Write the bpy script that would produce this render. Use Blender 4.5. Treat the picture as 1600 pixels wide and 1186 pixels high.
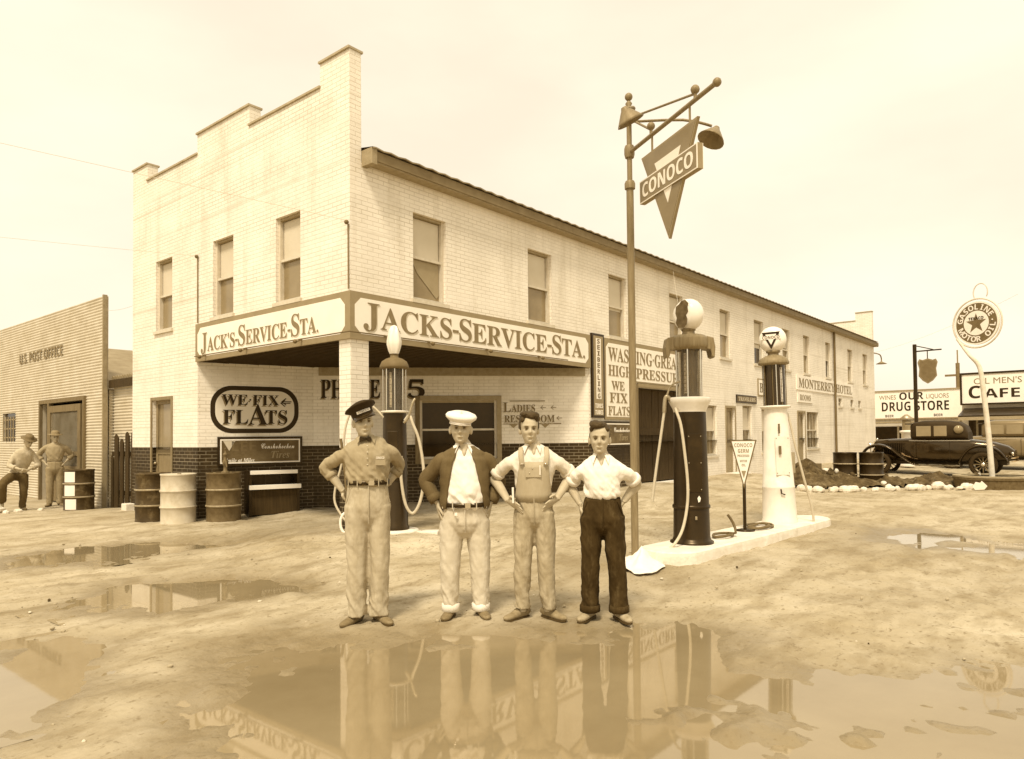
import bpy, math, random
import numpy as np
from mathutils import Vector, Matrix
from math import radians as R_, sin, cos, pi
random.seed(7); rng = np.random.default_rng(11)
S = bpy.context.scene
for o in list(bpy.data.objects): bpy.data.objects.remove(o)
COL = S.collection

# ------------------------------------------------------------------ camera
CAM_H = 1.52
yaw, pitch, roll = R_(39.76095), R_(1.47044), R_(-0.57057)
fw = Vector((cos(yaw)*cos(pitch), sin(yaw)*cos(pitch), sin(pitch)))
rt = Vector((sin(yaw), -cos(yaw), 0)); up = rt.cross(fw)
rt2 = cos(roll)*rt + sin(roll)*up; up2 = -sin(roll)*rt + cos(roll)*up
cd = bpy.data.cameras.new('camera'); cam = bpy.data.objects.new('camera', cd); COL.objects.link(cam)
cam.matrix_world = Matrix(((rt2.x, up2.x, -fw.x, 0), (rt2.y, up2.y, -fw.y, 0), (rt2.z, up2.z, -fw.z, CAM_H), (0, 0, 0, 1)))
cd.sensor_width = 36; cd.lens = 36*1122.76/1600; cd.shift_y = 62.2/1600
cd.clip_start = 0.1; cd.clip_end = 3000
S.camera = cam
# ------------------------------------------------------------------ light: bright overcast, soft sun behind the camera and to its left
SUN_EL, SUN_VEC = R_(57), Vector((-0.90, -0.42, 0)).normalized()
SUN_STRENGTH, SKY_STRENGTH = 2.6, 0.094
w = bpy.data.worlds.new('World'); S.world = w; w.use_nodes = True
nt = w.node_tree; nt.nodes.clear()
def N(t, **k):
    n = nt.nodes.new(t)
    for a, v in k.items(): setattr(n, a, v)
    return n
sky = N('ShaderNodeTexSky', sky_type='NISHITA', sun_disc=False); sky.sun_elevation = SUN_EL
sky.sun_rotation = math.atan2(SUN_VEC.x, SUN_VEC.y); sky.dust_density = 4.0; sky.air_density = 1.0
bw = N('ShaderNodeRGBToBW'); nt.links.new(sky.outputs[0], bw.inputs[0])
flat = N('ShaderNodeMapRange'); flat.inputs['From Min'].default_value = 0; flat.inputs['From Max'].default_value = 20
flat.inputs['To Min'].default_value = 7.6; flat.inputs['To Max'].default_value = 10.2     # the cloud cover evens the sky out
nt.links.new(bw.outputs[0], flat.inputs['Value'])
tc = N('ShaderNodeTexCoord'); ns = N('ShaderNodeTexNoise'); ns.inputs['Scale'].default_value = 2.2; ns.inputs['Detail'].default_value = 5
mp = N('ShaderNodeMapping'); mp.inputs['Scale'].default_value = (1, 1, 2.6)
nt.links.new(tc.outputs['Generated'], mp.inputs[0]); nt.links.new(mp.outputs[0], ns.inputs['Vector'])
nr = N('ShaderNodeMapRange'); nr.inputs['From Min'].default_value = .3; nr.inputs['From Max'].default_value = .7
nr.inputs['To Min'].default_value = .90; nr.inputs['To Max'].default_value = 1.07; nt.links.new(ns.outputs[0], nr.inputs['Value'])
mu = N('ShaderNodeMath', operation='MULTIPLY'); nt.links.new(flat.outputs[0], mu.inputs[0]); nt.links.new(nr.outputs[0], mu.inputs[1])
tint = N('ShaderNodeMix', data_type='RGBA', blend_type='MULTIPLY'); tint.inputs['Factor'].default_value = 1
nt.links.new(mu.outputs[0], tint.inputs['A']); tint.inputs['B'].default_value = (1, .89, .70, 1)
bg = N('ShaderNodeBackground'); bg.inputs['Strength'].default_value = SKY_STRENGTH
nt.links.new(tint.outputs['Result'], bg.inputs[0]); wo = N('ShaderNodeOutputWorld'); nt.links.new(bg.outputs[0], wo.inputs[0])
sl = bpy.data.lights.new('sun', 'SUN'); sl.energy = SUN_STRENGTH; sl.angle = R_(11); sl.color = (1, .89, .71)
so = bpy.data.objects.new('sun', sl); COL.objects.link(so); so.location = (-20, -10, 30)
so.rotation_euler = (-(SUN_VEC*cos(SUN_EL) + Vector((0, 0, sin(SUN_EL))))).to_track_quat('-Z', 'Y').to_euler()
S.view_settings.view_transform = 'Standard'; S.view_settings.look = 'None'; S.view_settings.gamma = 1
S.view_settings.exposure = 0.60; S.view_settings.use_curve_mapping = False
try: S.cycles.max_bounces = 8; S.cycles.transparent_max_bounces = 12; S.cycles.use_denoising = True
except Exception: pass

# ------------------------------------------------------------------ materials (everything in the toned greys of an old brown print)
_V = np.log([.02, .05, .1, .3, .5, .8]); _G = [.58, .60, .67, .79, .86, .93]; _B = [.18, .20, .26, .45, .60, .80]
def tone(v):
    v = max(v, .006); l = np.log(v)
    return (v, v*float(np.interp(l, _V, _G)), v*float(np.interp(l, _V, _B)), 1)
MATS = {}
def mat(name, v, rough=.7, var=.16, scale=6.0, bump=0.0, bscale=40.0, metal=0.0, spec=.4, coord='Object', stain=0.0, stain_v=.1, stain_scale=2.0, streak=None, extra=None):
    if name in MATS: return MATS[name]
    m = bpy.data.materials.new(name); m.use_nodes = True; t = m.node_tree; nd = t.nodes; lk = t.links
    p = nd['Principled BSDF']; p.inputs['Roughness'].default_value = rough; p.inputs['Metallic'].default_value = metal
    p.inputs['Specular IOR Level'].default_value = spec; p.inputs['Specular Tint'].default_value = (1, .78, .50, 1)
    tcn = nd.new('ShaderNodeTexCoord'); vec = tcn.outputs[coord]
    if streak:
        mpn = nd.new('ShaderNodeMapping'); mpn.inputs['Scale'].default_value = streak; lk.new(vec, mpn.inputs[0]); nvec = mpn.outputs[0]
    else: nvec = vec
    n = nd.new('ShaderNodeTexNoise'); n.inputs['Scale'].default_value = scale; n.inputs['Detail'].default_value = 7; n.inputs['Roughness'].default_value = .62
    lk.new(nvec, n.inputs['Vector'])
    r = nd.new('ShaderNodeValToRGB'); e = r.color_ramp.elements
    e[0].position = .28; e[1].position = .72; e[0].color = tone(v*(1-var)); e[1].color = tone(v*(1+var*.8))
    lk.new(n.outputs[0], r.inputs[0]); out = r.outputs[0]
    if stain > 0:
        n2 = nd.new('ShaderNodeTexNoise'); n2.inputs['Scale'].default_value = stain_scale; n2.inputs['Detail'].default_value = 9; n2.inputs['Roughness'].default_value = .7
        lk.new(nvec, n2.inputs['Vector'])
        mr = nd.new('ShaderNodeMapRange'); mr.inputs['From Min'].default_value = .52; mr.inputs['From Max'].default_value = .68
        mr.inputs['To Max'].default_value = stain; lk.new(n2.outputs[0], mr.inputs['Value'])
        mx = nd.new('ShaderNodeMix'); mx.data_type = 'RGBA'; lk.new(mr.outputs[0], mx.inputs['Factor']); lk.new(out, mx.inputs['A'])
        mx.inputs['B'].default_value = tone(stain_v); out = mx.outputs['Result']
    if extra: out = extra(t, vec, out, p) or out
    lk.new(out, p.inputs['Base Color'])
    if bump > 0:
        nb = nd.new('ShaderNodeTexNoise'); nb.inputs['Scale'].default_value = bscale; nb.inputs['Detail'].default_value = 6; lk.new(nvec, nb.inputs['Vector'])
        b = nd.new('ShaderNodeBump'); b.inputs['Strength'].default_value = bump; b.inputs['Distance'].default_value = .01
        lk.new(nb.outputs[0], b.inputs['Height']); lk.new(b.outputs[0], p.inputs['Normal'])
    MATS[name] = m; return m

def brick_extra(mortar_v, strength, face=.5, bw_=.21, bh_=.0665, worn=0.0):
    def f(t, vec, col, p):
        nd, lk = t.nodes, t.links
        uv = nd.new('ShaderNodeTexCoord').outputs['UV']
        b = nd.new('ShaderNodeTexBrick'); b.inputs['Scale'].default_value = 1; b.inputs['Brick Width'].default_value = bw_; b.inputs['Row Height'].default_value = bh_
        b.inputs['Mortar Size'].default_value = .007; b.inputs['Mortar Smooth'].default_value = .4; b.inputs['Bias'].default_value = 0
        b.inputs['Color1'].default_value = (.86, .86, .86, 1); b.inputs['Color2'].default_value = (1, 1, 1, 1); b.inputs['Mortar'].default_value = (.9, .9, .9, 1)
        lk.new(uv, b.inputs['Vector'])
        m1 = nd.new('ShaderNodeMix'); m1.data_type = 'RGBA'; m1.blend_type = 'MULTIPLY'; m1.inputs['Factor'].default_value = face
        lk.new(col, m1.inputs['A']); lk.new(b.outputs['Color'], m1.inputs['B'])
        # the odd heavier course line and worn joints
        nz = nd.new('ShaderNodeTexNoise'); nz.inputs['Scale'].default_value = .9; nz.inputs['Detail'].default_value = 6
        mpn = nd.new('ShaderNodeMapping'); mpn.inputs['Scale'].default_value = (.35, 3.5, 1); lk.new(uv, mpn.inputs[0]); lk.new(mpn.outputs[0], nz.inputs['Vector'])
        mr = nd.new('ShaderNodeMapRange'); mr.inputs['From Min'].default_value = .35; mr.inputs['From Max'].default_value = .65
        mr.inputs['To Min'].default_value = .15*strength if not worn else 0; mr.inputs['To Max'].default_value = strength
        lk.new(nz.outputs[0], mr.inputs['Value'])
        ml = nd.new('ShaderNodeMath'); ml.operation = 'MULTIPLY'; lk.new(b.outputs['Fac'], ml.inputs[0]); lk.new(mr.outputs[0], ml.inputs[1])
        m2 = nd.new('ShaderNodeMix'); m2.data_type = 'RGBA'; lk.new(ml.outputs[0], m2.inputs['Factor']); lk.new(m1.outputs['Result'], m2.inputs['A'])
        m2.inputs['B'].default_value = tone(mortar_v)
        bp = nd.new('ShaderNodeBump'); bp.invert = True; bp.inputs['Strength'].default_value = .55; bp.inputs['Distance'].default_value = .006
        lk.new(b.outputs['Fac'], bp.inputs['Height']); lk.new(bp.outputs[0], p.inputs['Normal'])
        ns_ = nd.new('ShaderNodeTexNoise'); ns_.inputs['Scale'].default_value = 1; ns_.inputs['Detail'].default_value = 7; ns_.inputs['Roughness'].default_value = .7
        mps = nd.new('ShaderNodeMapping'); mps.inputs['Scale'].default_value = (2.4, .30, 1); lk.new(uv, mps.inputs[0]); lk.new(mps.outputs[0], ns_.inputs['Vector'])
        ms = nd.new('ShaderNodeMapRange'); ms.inputs['From Min'].default_value = .52; ms.inputs['From Max'].default_value = .70; ms.inputs['To Max'].default_value = .34; lk.new(ns_.outputs[0], ms.inputs['Value'])
        m4 = nd.new('ShaderNodeMix'); m4.data_type = 'RGBA'; lk.new(ms.outputs[0], m4.inputs['Factor']); lk.new(m2.outputs['Result'], m4.inputs['A']); m4.inputs['B'].default_value = tone(mortar_v*1.15 if not worn else .09)
        # here and there a whole course reads darker
        nc = nd.new('ShaderNodeTexNoise'); nc.inputs['Scale'].default_value = 1; nc.inputs['Detail'].default_value = 3
        mpc = nd.new('ShaderNodeMapping'); mpc.inputs['Scale'].default_value = (.10, 1/bh_/2, 1); lk.new(uv, mpc.inputs[0]); lk.new(mpc.outputs[0], nc.inputs['Vector'])
        mc = nd.new('ShaderNodeMapRange'); mc.inputs['From Min'].default_value = .58; mc.inputs['From Max'].default_value = .72; mc.inputs['To Max'].default_value = .30; lk.new(nc.outputs[0], mc.inputs['Value'])
        m5 = nd.new('ShaderNodeMix'); m5.data_type = 'RGBA'; lk.new(mc.outputs[0], m5.inputs['Factor']); lk.new(m4.outputs['Result'], m5.inputs['A']); m5.inputs['B'].default_value = tone(mortar_v if not worn else .10)
        return m5.outputs['Result']
    return f

M_brick = mat('white_painted_brick', .84, .85, .08, 1.3, stain=.34, stain_v=.56, stain_scale=.9, extra=brick_extra(.40, .55, .32), coord='Object')
M_wains = mat('dark_painted_brick', .030, .6, .4, 2.5, stain=.55, stain_v=.1, stain_scale=2.2, extra=brick_extra(.42, .70, worn=1))
M_cream = mat('cream_sign_paint', .86, .6, .06, 3)
M_tan = mat('tan_sign_border', .30, .7, .1, 5)
M_letter = mat('brown_letter_paint', .235, .7, .14, 9)
M_shade = mat('pale_letter_shadow', .58, .7, .05, 9)
M_black = mat('black_letter_paint', .022, .6, .3, 9)
M_mid = mat('mid_brown_paint', .16, .6, .2, 6)
M_dark = mat('dark_enamel', .022, .32, .3, 8, stain=.4, stain_v=.06)
M_trim = mat('weathered_wood_trim', .33, .75, .18, 12, bump=.2)
M_sash = mat('pale_sash_paint', .62, .6, .12, 10)
M_blind = mat('cloth_blind', .60, .9, .06, 2)
M_pane = mat('dusty_window_glass', .27, .12, .2, 1.5, spec=.7)
M_paned = mat('dark_window_glass', .03, .1, .4, 2.5, spec=.35)
M_soffit = mat('dark_soffit_boards', .05, .85, .5, 3, streak=(6, 1, 1))  # very dark boards, tone streaked at random
M_roof = mat('corrugated_roof_metal', .30, .55, .25, 3, metal=.3)
M_iron = mat('corrugated_iron', .56, .55, .14, 2.2, metal=.0, stain=.35, stain_v=.32, stain_scale=1.2)
M_wood = mat('old_planks', .048, .85, .5, 5, bump=.4, streak=(9, 9, .6))
M_woodm = mat('worn_door_wood', .19, .8, .3, 6, bump=.3, streak=(6, 6, .6))
M_white = mat('white_enamel', .80, .35, .08, 5, stain=.3, stain_v=.5, stain_scale=3)
M_whitec = mat('whitewashed_concrete', .74, .9, .12, 5, bump=.6, bscale=30, stain=.5, stain_v=.5, stain_scale=4)
M_pole = mat('weathered_steel_pole', .24, .5, .25, 8, streak=(4, 4, .5))
M_polel = mat('pale_pole_paint', .66, .5, .15, 8)
M_metal = mat('dull_metal', .42, .4, .2, 10, metal=.6)
M_rust = mat('rusty_drum_paint', .055, .6, .6, 5, stain=.7, stain_v=.2, stain_scale=4, bump=.2)
M_drumw = mat('pale_drum_paint', .56, .6, .16, 5, stain=.45, stain_v=.3, stain_scale=3)
M_rubber = mat('pale_rubber_hose', .55, .6, .1, 8)
M_hosed = mat('dark_rubber_hose', .15, .6, .2, 8)
M_tyre = mat('tyre_rubber', .03, .8, .3, 20)
M_car = mat('black_car_lacquer', .018, .13, .3, 2, spec=.7, stain=.3, stain_v=.05, stain_scale=3)
M_carlight = mat('grey_car_lacquer', .19, .25, .1, 2, spec=.6)
M_chrome = mat('chrome_plate', .7, .15, .1, 5, metal=1)
M_rock = mat('whitewashed_stone', .72, .9, .2, 6, bump=.5, stain=.4, stain_v=.3)
M_rubble = mat('dark_rubble', .09, .95, .7, 6, bump=1, bscale=20, stain=.6, stain_v=.26, stain_scale=5)
M_cloth = mat('white_cotton_rag', .82, .9, .08, 6)
M_globe = mat('milk_glass_globe', .84, .3, .05, 4, stain=.3, stain_v=.62)
M_skin = mat('skin', .47, .55, .12, 22, spec=.3)
M_lip = mat('lips', .30, .5, .08, 30)
M_hair = mat('brown_hair', .055, .55, .5, 40, bump=.6, bscale=90, streak=(1, 1, 4))
M_eye = mat('eye_iris', .06, .2, .1, 30)
M_eyeshade = mat('shaded_eyeball', .22, .3, .05, 30)  # eyeball painted as dark as skin in the shade of its socket
M_shoe = mat('dusty_shoe_leather', .20, .6, .3, 18, bump=.2, stain=.5, stain_v=.36, stain_scale=14)
M_sole = mat('shoe_sole', .075, .8, .2, 20)
def cloth(name, v, **k): return mat(name, v, .9, k.pop('var', .14), k.pop('scale', 5), bump=k.pop('bump', .35), bscale=k.pop('bscale', 26), spec=.15, streak=k.pop('streak', (2.2, 2.2, .8)), **k)
M_glass = bpy.data.materials.new('pump_cylinder_glass'); M_glass.use_nodes = True
_p = M_glass.node_tree.nodes['Principled BSDF']; _p.inputs['Transmission Weight'].default_value = .85; _p.inputs['Roughness'].default_value = .04
_p.inputs['Base Color'].default_value = tone(.55); _p.inputs['IOR'].default_value = 1.15
_nn = M_glass.node_tree.nodes.new('ShaderNodeTexNoise'); _nn.inputs['Scale'].default_value = 6
_rr = M_glass.node_tree.nodes.new('ShaderNodeValToRGB'); _rr.color_ramp.elements[0].color = tone(.42); _rr.color_ramp.elements[1].color = tone(.62)
M_glass.node_tree.links.new(_nn.outputs[0], _rr.inputs[0]); M_glass.node_tree.links.new(_rr.outputs[0], _p.inputs['Base Color'])
M_fuel = mat('dark_gasoline_column', .025, .1, .4, 3, spec=.6, streak=(8, 8, .4))
M_fuelm = mat('amber_gasoline_column', .15, .12, .4, 3, spec=.6, streak=(8, 8, .4))

# ------------------------------------------------------------------ mesh helper
class MB:
    def __init__(s): s.v = []; s.f = []; s.m = []; s.sm = []; s.mats = []; s.X = None
    def mi(s, mat):
        if mat not in s.mats: s.mats.append(mat)
        return s.mats.index(mat)
    def add(s, vs, fs, mat, smooth=False):
        b = len(s.v); k = s.mi(mat)
        for p in vs:
            p = Vector(p)
            s.v.append(tuple(s.X @ p) if s.X is not None else tuple(p))
        for f in fs: s.f.append([i+b for i in f]); s.m.append(k); s.sm.append(smooth)
        return s
    def box(s, x0, x1, y0, y1, z0, z1, mat, M=None):
        vs = [Vector((x, y, z)) for z in (z0, z1) for y in (y0, y1) for x in (x0, x1)]
        if M is not None: vs = [M @ p for p in vs]
        return s.add(vs, [(0, 2, 3, 1), (4, 5, 7, 6), (0, 1, 5, 4), (2, 6, 7, 3), (0, 4, 6, 2), (1, 3, 7, 5)], mat)
    def slab(s, O, u, v, n, ua, ub, va, vb, na, nb, mat):
        O, u, v, n = map(Vector, (O, u, v, n))
        M = Matrix(((u.x, v.x, n.x, O.x), (u.y, v.y, n.y, O.y), (u.z, v.z, n.z, O.z), (0, 0, 0, 1)))
        flip = u.cross(v).dot(n) < 0
        i = len(s.f); s.box(ua, ub, va, vb, na, nb, mat, M)
        if flip:
            for k in range(i, len(s.f)): s.f[k].reverse()
        return s
    def prism(s, poly, O, u, v, n, na, nb, mat, bevel=0):
        O, u, v, n = map(Vector, (O, u, v, n)); N_ = len(poly)
        a = [O + u*p[0] + v*p[1] + n*na for p in poly]; b = [O + u*p[0] + v*p[1] + n*nb for p in poly]
        area = sum(poly[i][0]*poly[(i+1) % N_][1] - poly[(i+1) % N_][0]*poly[i][1] for i in range(N_))
        fs = [tuple(range(N_-1, -1, -1)), tuple(range(N_, 2*N_))] + [(i, (i+1) % N_, (i+1) % N_+N_, i+N_) for i in range(N_)]
        if (area < 0) != (u.cross(v).dot(n)*(nb-na) < 0): fs = [tuple(reversed(f)) for f in fs]
        return s.add(a+b, fs, mat)
    def ring(s, c, e1, e2, a, b, seg): return [c + e1*(a*cos(2*pi*i/seg)) + e2*(b*sin(2*pi*i/seg)) for i in range(seg)]
    def tube(s, pts, rad, mat, seg=10, cap=True, ref=(0, 0, 1), smooth=True, closed=False, sub=0):
        P = [Vector(p) for p in pts]
        rad = [rad]*len(P) if isinstance(rad, (int, float)) or (isinstance(rad, tuple) and len(P) != len(rad)) else list(rad)
        rad = [(r, r) if isinstance(r, (int, float)) else tuple(r) for r in rad]
        if sub: P, rad = catmull(P, rad, sub)
        n = len(P); rings = []; E1 = None
        for i in range(n):
            t = (P[(i+1) % n]-P[i-1]) if closed else (P[min(i+1, n-1)]-P[max(i-1, 0)])
            if t.length < 1e-9: t = Vector((0, 0, 1))
            t.normalize()
            r0 = Vector(ref) if E1 is None else E1
            e1 = r0 - t*r0.dot(t)
            if e1.length < 1e-4: e1 = Vector((1, 0, 0)) - t*t.x
            if e1.length < 1e-4: e1 = Vector((0, 1, 0)) - t*t.y
            e1.normalize(); E1 = e1; e2 = t.cross(e1)
            rings += s.ring(P[i], e1, e2, rad[i][0], rad[i][1], seg)
        fs = []
        for i in range(n if closed else n-1):
            for j in range(seg):
                a = i*seg+j; b = i*seg+(j+1) % seg; c = ((i+1) % n)*seg
                fs.append((a, b, c+(j+1) % seg, c+j))
        s.add(rings, fs, mat, smooth)
        if cap and not closed:
            s.add(rings[:seg], [tuple(range(seg-1, -1, -1))], mat); s.add(rings[-seg:], [tuple(range(seg))], mat)
        return s
    def lathe(s, prof, mat, c=(0, 0, 0), seg=24, axis=(0, 0, 1), smooth=True, cap=True):
        c = Vector(c); ax = Vector(axis).normalized(); q = Vector((0, 0, 1)).rotation_difference(ax)
        vs = [c + q @ Vector((r*cos(2*pi*j/seg), r*sin(2*pi*j/seg), z)) for r, z in prof for j in range(seg)]
        fs = [(i*seg+j, i*seg+(j+1) % seg, (i+1)*seg+(j+1) % seg, (i+1)*seg+j) for i in range(len(prof)-1) for j in range(seg)]
        # hard edges where the profile turns sharply: split by duplicating rings
        s.add(vs, fs, mat, smooth)
        if cap:
            if prof[0][0] > 1e-4: s.add(vs[:seg], [tuple(range(seg-1, -1, -1))], mat)
            if prof[-1][0] > 1e-4: s.add(vs[-seg:], [tuple(range(seg))], mat)
        return s
    def sphere(s, c, r, mat, seg=16, sc=(1, 1, 1)):
        c = Vector(c); n = seg//2
        vs = [c + Vector((r*sc[0]*sin(pi*i/n)*cos(2*pi*j/seg), r*sc[1]*sin(pi*i/n)*sin(2*pi*j/seg), -r*sc[2]*cos(pi*i/n))) for i in range(n+1) for j in range(seg)]
        fs = [(i*seg+j, i*seg+(j+1) % seg, (i+1)*seg+(j+1) % seg, (i+1)*seg+j) for i in range(n) for j in range(seg)]
        return s.add(vs, fs, mat, True)
    def text(s, txt, O, u, v, mat, height, width=None, depth=.004, font='serif', align='l', shear=0, lift=0):
        O, u, v = map(Vector, (O, u, v)); n = u.cross(v).normalized()
        V, F = glyphs(txt, font); V = V.copy()
        if len(F) == 0: return 0
        mn, mx = V.min(0), V.max(0); sy = height/(.70 if font != 'sans' else .73)
        sx = sy if width is None else width/(mx[0]-mn[0])
        x = (V[:, 0]-mn[0])*sx; y = V[:, 1]*sy; z = np.where(V[:, 2] > 1e-6, depth, 0)
        x = x + shear*y; W = (mx[0]-mn[0])*sx
        if align == 'c': x = x-W/2
        if align == 'r': x = x-W
        s.add([O + u*float(a) + v*float(b) + n*float(c+lift) for a, b, c in zip(x, y, z)], F, mat)
        return W
    def build(s, name, parent=None, origin=None, uv=False, bevel=0, autosmooth=None):
        me = bpy.data.meshes.new(name); V = s.v
        o_ = Vector(origin) if origin is not None else (parent_loc(parent) if parent is not None else Vector((0, 0, 0)))
        if origin is None and parent is None: o_ = Vector((0, 0, 0))
        me.from_pydata([(p[0]-o_.x, p[1]-o_.y, p[2]-o_.z) for p in V], [], s.f)
        for m in s.mats: me.materials.append(m)
        me.polygons.foreach_set('material_index', s.m); me.polygons.foreach_set('use_smooth', s.sm)
        if uv: auto_uv(me)
        me.update(); me.validate()
        ob = bpy.data.objects.new(name, me); COL.objects.link(ob)
        if parent is not None: ob.parent = parent
        else: ob.location = o_
        if bevel:
            b = ob.modifiers.new('edge', 'BEVEL'); b.width = bevel; b.segments = 2; b.limit_method = 'ANGLE'; b.angle_limit = R_(40)
        return ob
LOCAL = {}
def parent_loc(p):
    q = Vector((0, 0, 0)); k = p
    if k.name in LOCAL: return Vector((0, 0, 0))
    while k is not None:
        if k.name in LOCAL: return Vector((0, 0, 0))
        q += k.location; k = k.parent
    return q
def catmull(P, rad, sub):
    Q, Rr = [], []; n = len(P)
    for i in range(n-1):
        p0, p1, p2, p3 = P[max(i-1, 0)], P[i], P[i+1], P[min(i+2, n-1)]
        for k in range(sub):
            t = k/sub; t2 = t*t; t3 = t2*t
            Q.append(.5*((2*p1)+(p2-p0)*t+(2*p0-5*p1+4*p2-p3)*t2+(3*p1-p0-3*p2+p3)*t3))
            s_ = t*t*(3-2*t); Rr.append(tuple(rad[i][a]*(1-s_)+rad[i+1][a]*s_ for a in (0, 1)))
    Q.append(P[-1]); Rr.append(rad[-1]); return Q, Rr
def auto_uv(me):
    me.update(); nl = len(me.loops); npoly = len(me.polygons)
    nn = np.zeros(npoly*3); me.polygons.foreach_get('normal', nn); nn = nn.reshape(-1, 3)
    tot = np.zeros(npoly, int); me.polygons.foreach_get('loop_total', tot)
    vi = np.zeros(nl, int); me.loops.foreach_get('vertex_index', vi)
    co = np.zeros(len(me.vertices)*3); me.vertices.foreach_get('co', co); co = co.reshape(-1, 3)
    ln = np.repeat(nn, tot, 0); p = co[vi]; flat_ = np.abs(ln[:, 2]) > .9
    t = np.stack([-ln[:, 1], ln[:, 0]], 1); t /= np.maximum(np.linalg.norm(t, axis=1, keepdims=True), 1e-6)
    u = np.where(flat_, p[:, 0], (p[:, :2]*t).sum(1)); v = np.where(flat_, p[:, 1], p[:, 2])
    me.uv_layers.new(name='UVMap').data.foreach_set('uv', np.stack([u, v], 1).ravel())
_GC = {}
def glyphs(txt, font):
    key = (txt, font)
    if key in _GC: return _GC[key]
    base = {'serif': (0x1D400, 0x1D41A, 0x1D7CE), 'sansb': (0x1D5D4, 0x1D5EE, 0x1D7EC), 'script': (0x1D4D0, 0x1D4EA, 0x1D7CE), 'ital': (0x1D468, 0x1D482, 0x1D7CE), 'sans': None}[font]
    def mp_(c):
        if not base: return c
        if 'A' <= c <= 'Z': return chr(base[0]+ord(c)-65)
        if 'a' <= c <= 'z': return chr(base[1]+ord(c)-97)
        if '0' <= c <= '9': return chr(base[2]+ord(c)-48)
        return c
    c = bpy.data.curves.new('lettering', 'FONT'); c.body = ''.join(mp_(x) for x in txt); c.extrude = .05; c.resolution_u = 3
    o = bpy.data.objects.new('lettering', c); COL.objects.link(o)
    dg = bpy.context.evaluated_depsgraph_get(); me = bpy.data.meshes.new_from_object(o.evaluated_get(dg))
    V = np.zeros(len(me.vertices)*3); me.vertices.foreach_get('co', V); V = V.reshape(-1, 3)
    F = [list(p.vertices) for p in me.polygons]
    bpy.data.objects.remove(o); bpy.data.curves.remove(c); bpy.data.meshes.remove(me)
    _GC[key] = (V, F); return _GC[key]

def thing(name, label, cat, loc=(0, 0, 0), rotz=0, group=None, local=False):
    o = bpy.data.objects.new(name, None); COL.objects.link(o); o.empty_display_size = .2
    o.location = loc; o.rotation_euler = (0, 0, rotz); o['label'] = label; o['category'] = cat
    if group: o['group'] = group
    if rotz or local: LOCAL[o.name] = 1
    return o
def tag(o, label, cat, group=None):
    o['label'] = label; o['category'] = cat
    if group: o['group'] = group
    return o
def struct(o, kind='structure'): o['kind'] = kind; return o
def copy_tree(o, parent=None):
    c = o.copy(); COL.objects.link(c)
    if parent is not None: c.parent = parent
    for ch in list(o.children): copy_tree(ch, c)
    return c

# ------------------------------------------------------------------ terrain
CTRL = np.array([(4.5, 4, .03), (3.75, 4.65, .03), (5.06, 3.2, .03), (2, 1, 0), (3, 3, 0), (4, 0, 0), (1, 4, 0), (0, 8, 0), (6, 0, .0), (8, .5, .02), (7.2, 4.2, .11), (8, 3.8, .12), (9.4, 3.7, .13), (11.4, 3.6, .14),
    (6.85, 7.9, .2), (6, 12.8, .07), (7, 11.8, .09), (6.5, 15.7, .10), (6.5, 8.6, .22), (8.5, 12, .16), (10.5, 10, .25), (12.5, 8.4, .38), (14.8, 8.3, .42), (19.4, 8.3, .45), (30, 8.3, .47), (36, 8.3, .5),
    (6.4, 18, .05), (6.2, 22, .05), (5, 27, .05), (18, 5, .12), (20.5, 5, .17), (21, 2.2, .2), (26, 6, .19), (28, 2.7, .15), (15, 2, .08), (12, 1.5, .06), (20, -2, .1), (34, 6, .3), (50, 8, .4), (60, -10, .3), (0, 20, 0), (3, 13, .02),
    (4, 10, .02), (-5, 10, 0), (-5, 30, 0), (0, -5, 0), (-10, -10, 0), (10, -10, .05), (100, 50, .4), (100, -50, .3), (6, 6, .06), (8, 6, .16), (10, 6, .2), (14, 5.5, .25), (2.5, 7, .0), (3.4, 10.6, .03)])
def base_z(x, y):
    x = np.asarray(x, float); y = np.asarray(y, float); num = np.zeros_like(x); den = np.zeros_like(x)
    for cx, cy, cz in CTRL:
        d2 = (x-cx)**2+(y-cy)**2; k = 1/(d2+.25)**1.6; num += k*cz; den += k
    return num/den
def gz(x, y): return float(base_z(np.array([x]), np.array([y]))[0])
_perm = rng.permutation(512)
def vnoise(x, y, z=0.0):
    x = np.asarray(x, float); y = np.asarray(y, float); z = np.zeros_like(x)+z
    xi, yi, zi = np.floor(x).astype(int), np.floor(y).astype(int), np.floor(z).astype(int); fx, fy, fz = x-xi, y-yi, z-zi
    fx = fx*fx*(3-2*fx); fy = fy*fy*(3-2*fy); fz = fz*fz*(3-2*fz)
    h = lambda a, b, c: _perm[(_perm[(_perm[a & 511]+b) & 511]+c) & 511]/255.5-1
    L = lambda a, b, t: a+(b-a)*t
    return L(L(L(h(xi, yi, zi), h(xi+1, yi, zi), fx), L(h(xi, yi+1, zi), h(xi+1, yi+1, zi), fx), fy),
             L(L(h(xi, yi, zi+1), h(xi+1, yi, zi+1), fx), L(h(xi, yi+1, zi+1), h(xi+1, yi+1, zi+1), fx), fy), fz)
def fbm(x, y, z=0.0, o=4):
    r = 0; a = 1; f = 1
    for i in range(o): r = r + a*vnoise(np.asarray(x)*f+i*7.3, np.asarray(y)*f-i*3.1, np.asarray(z)*f); a *= .5; f *= 2.03
    return r
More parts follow.
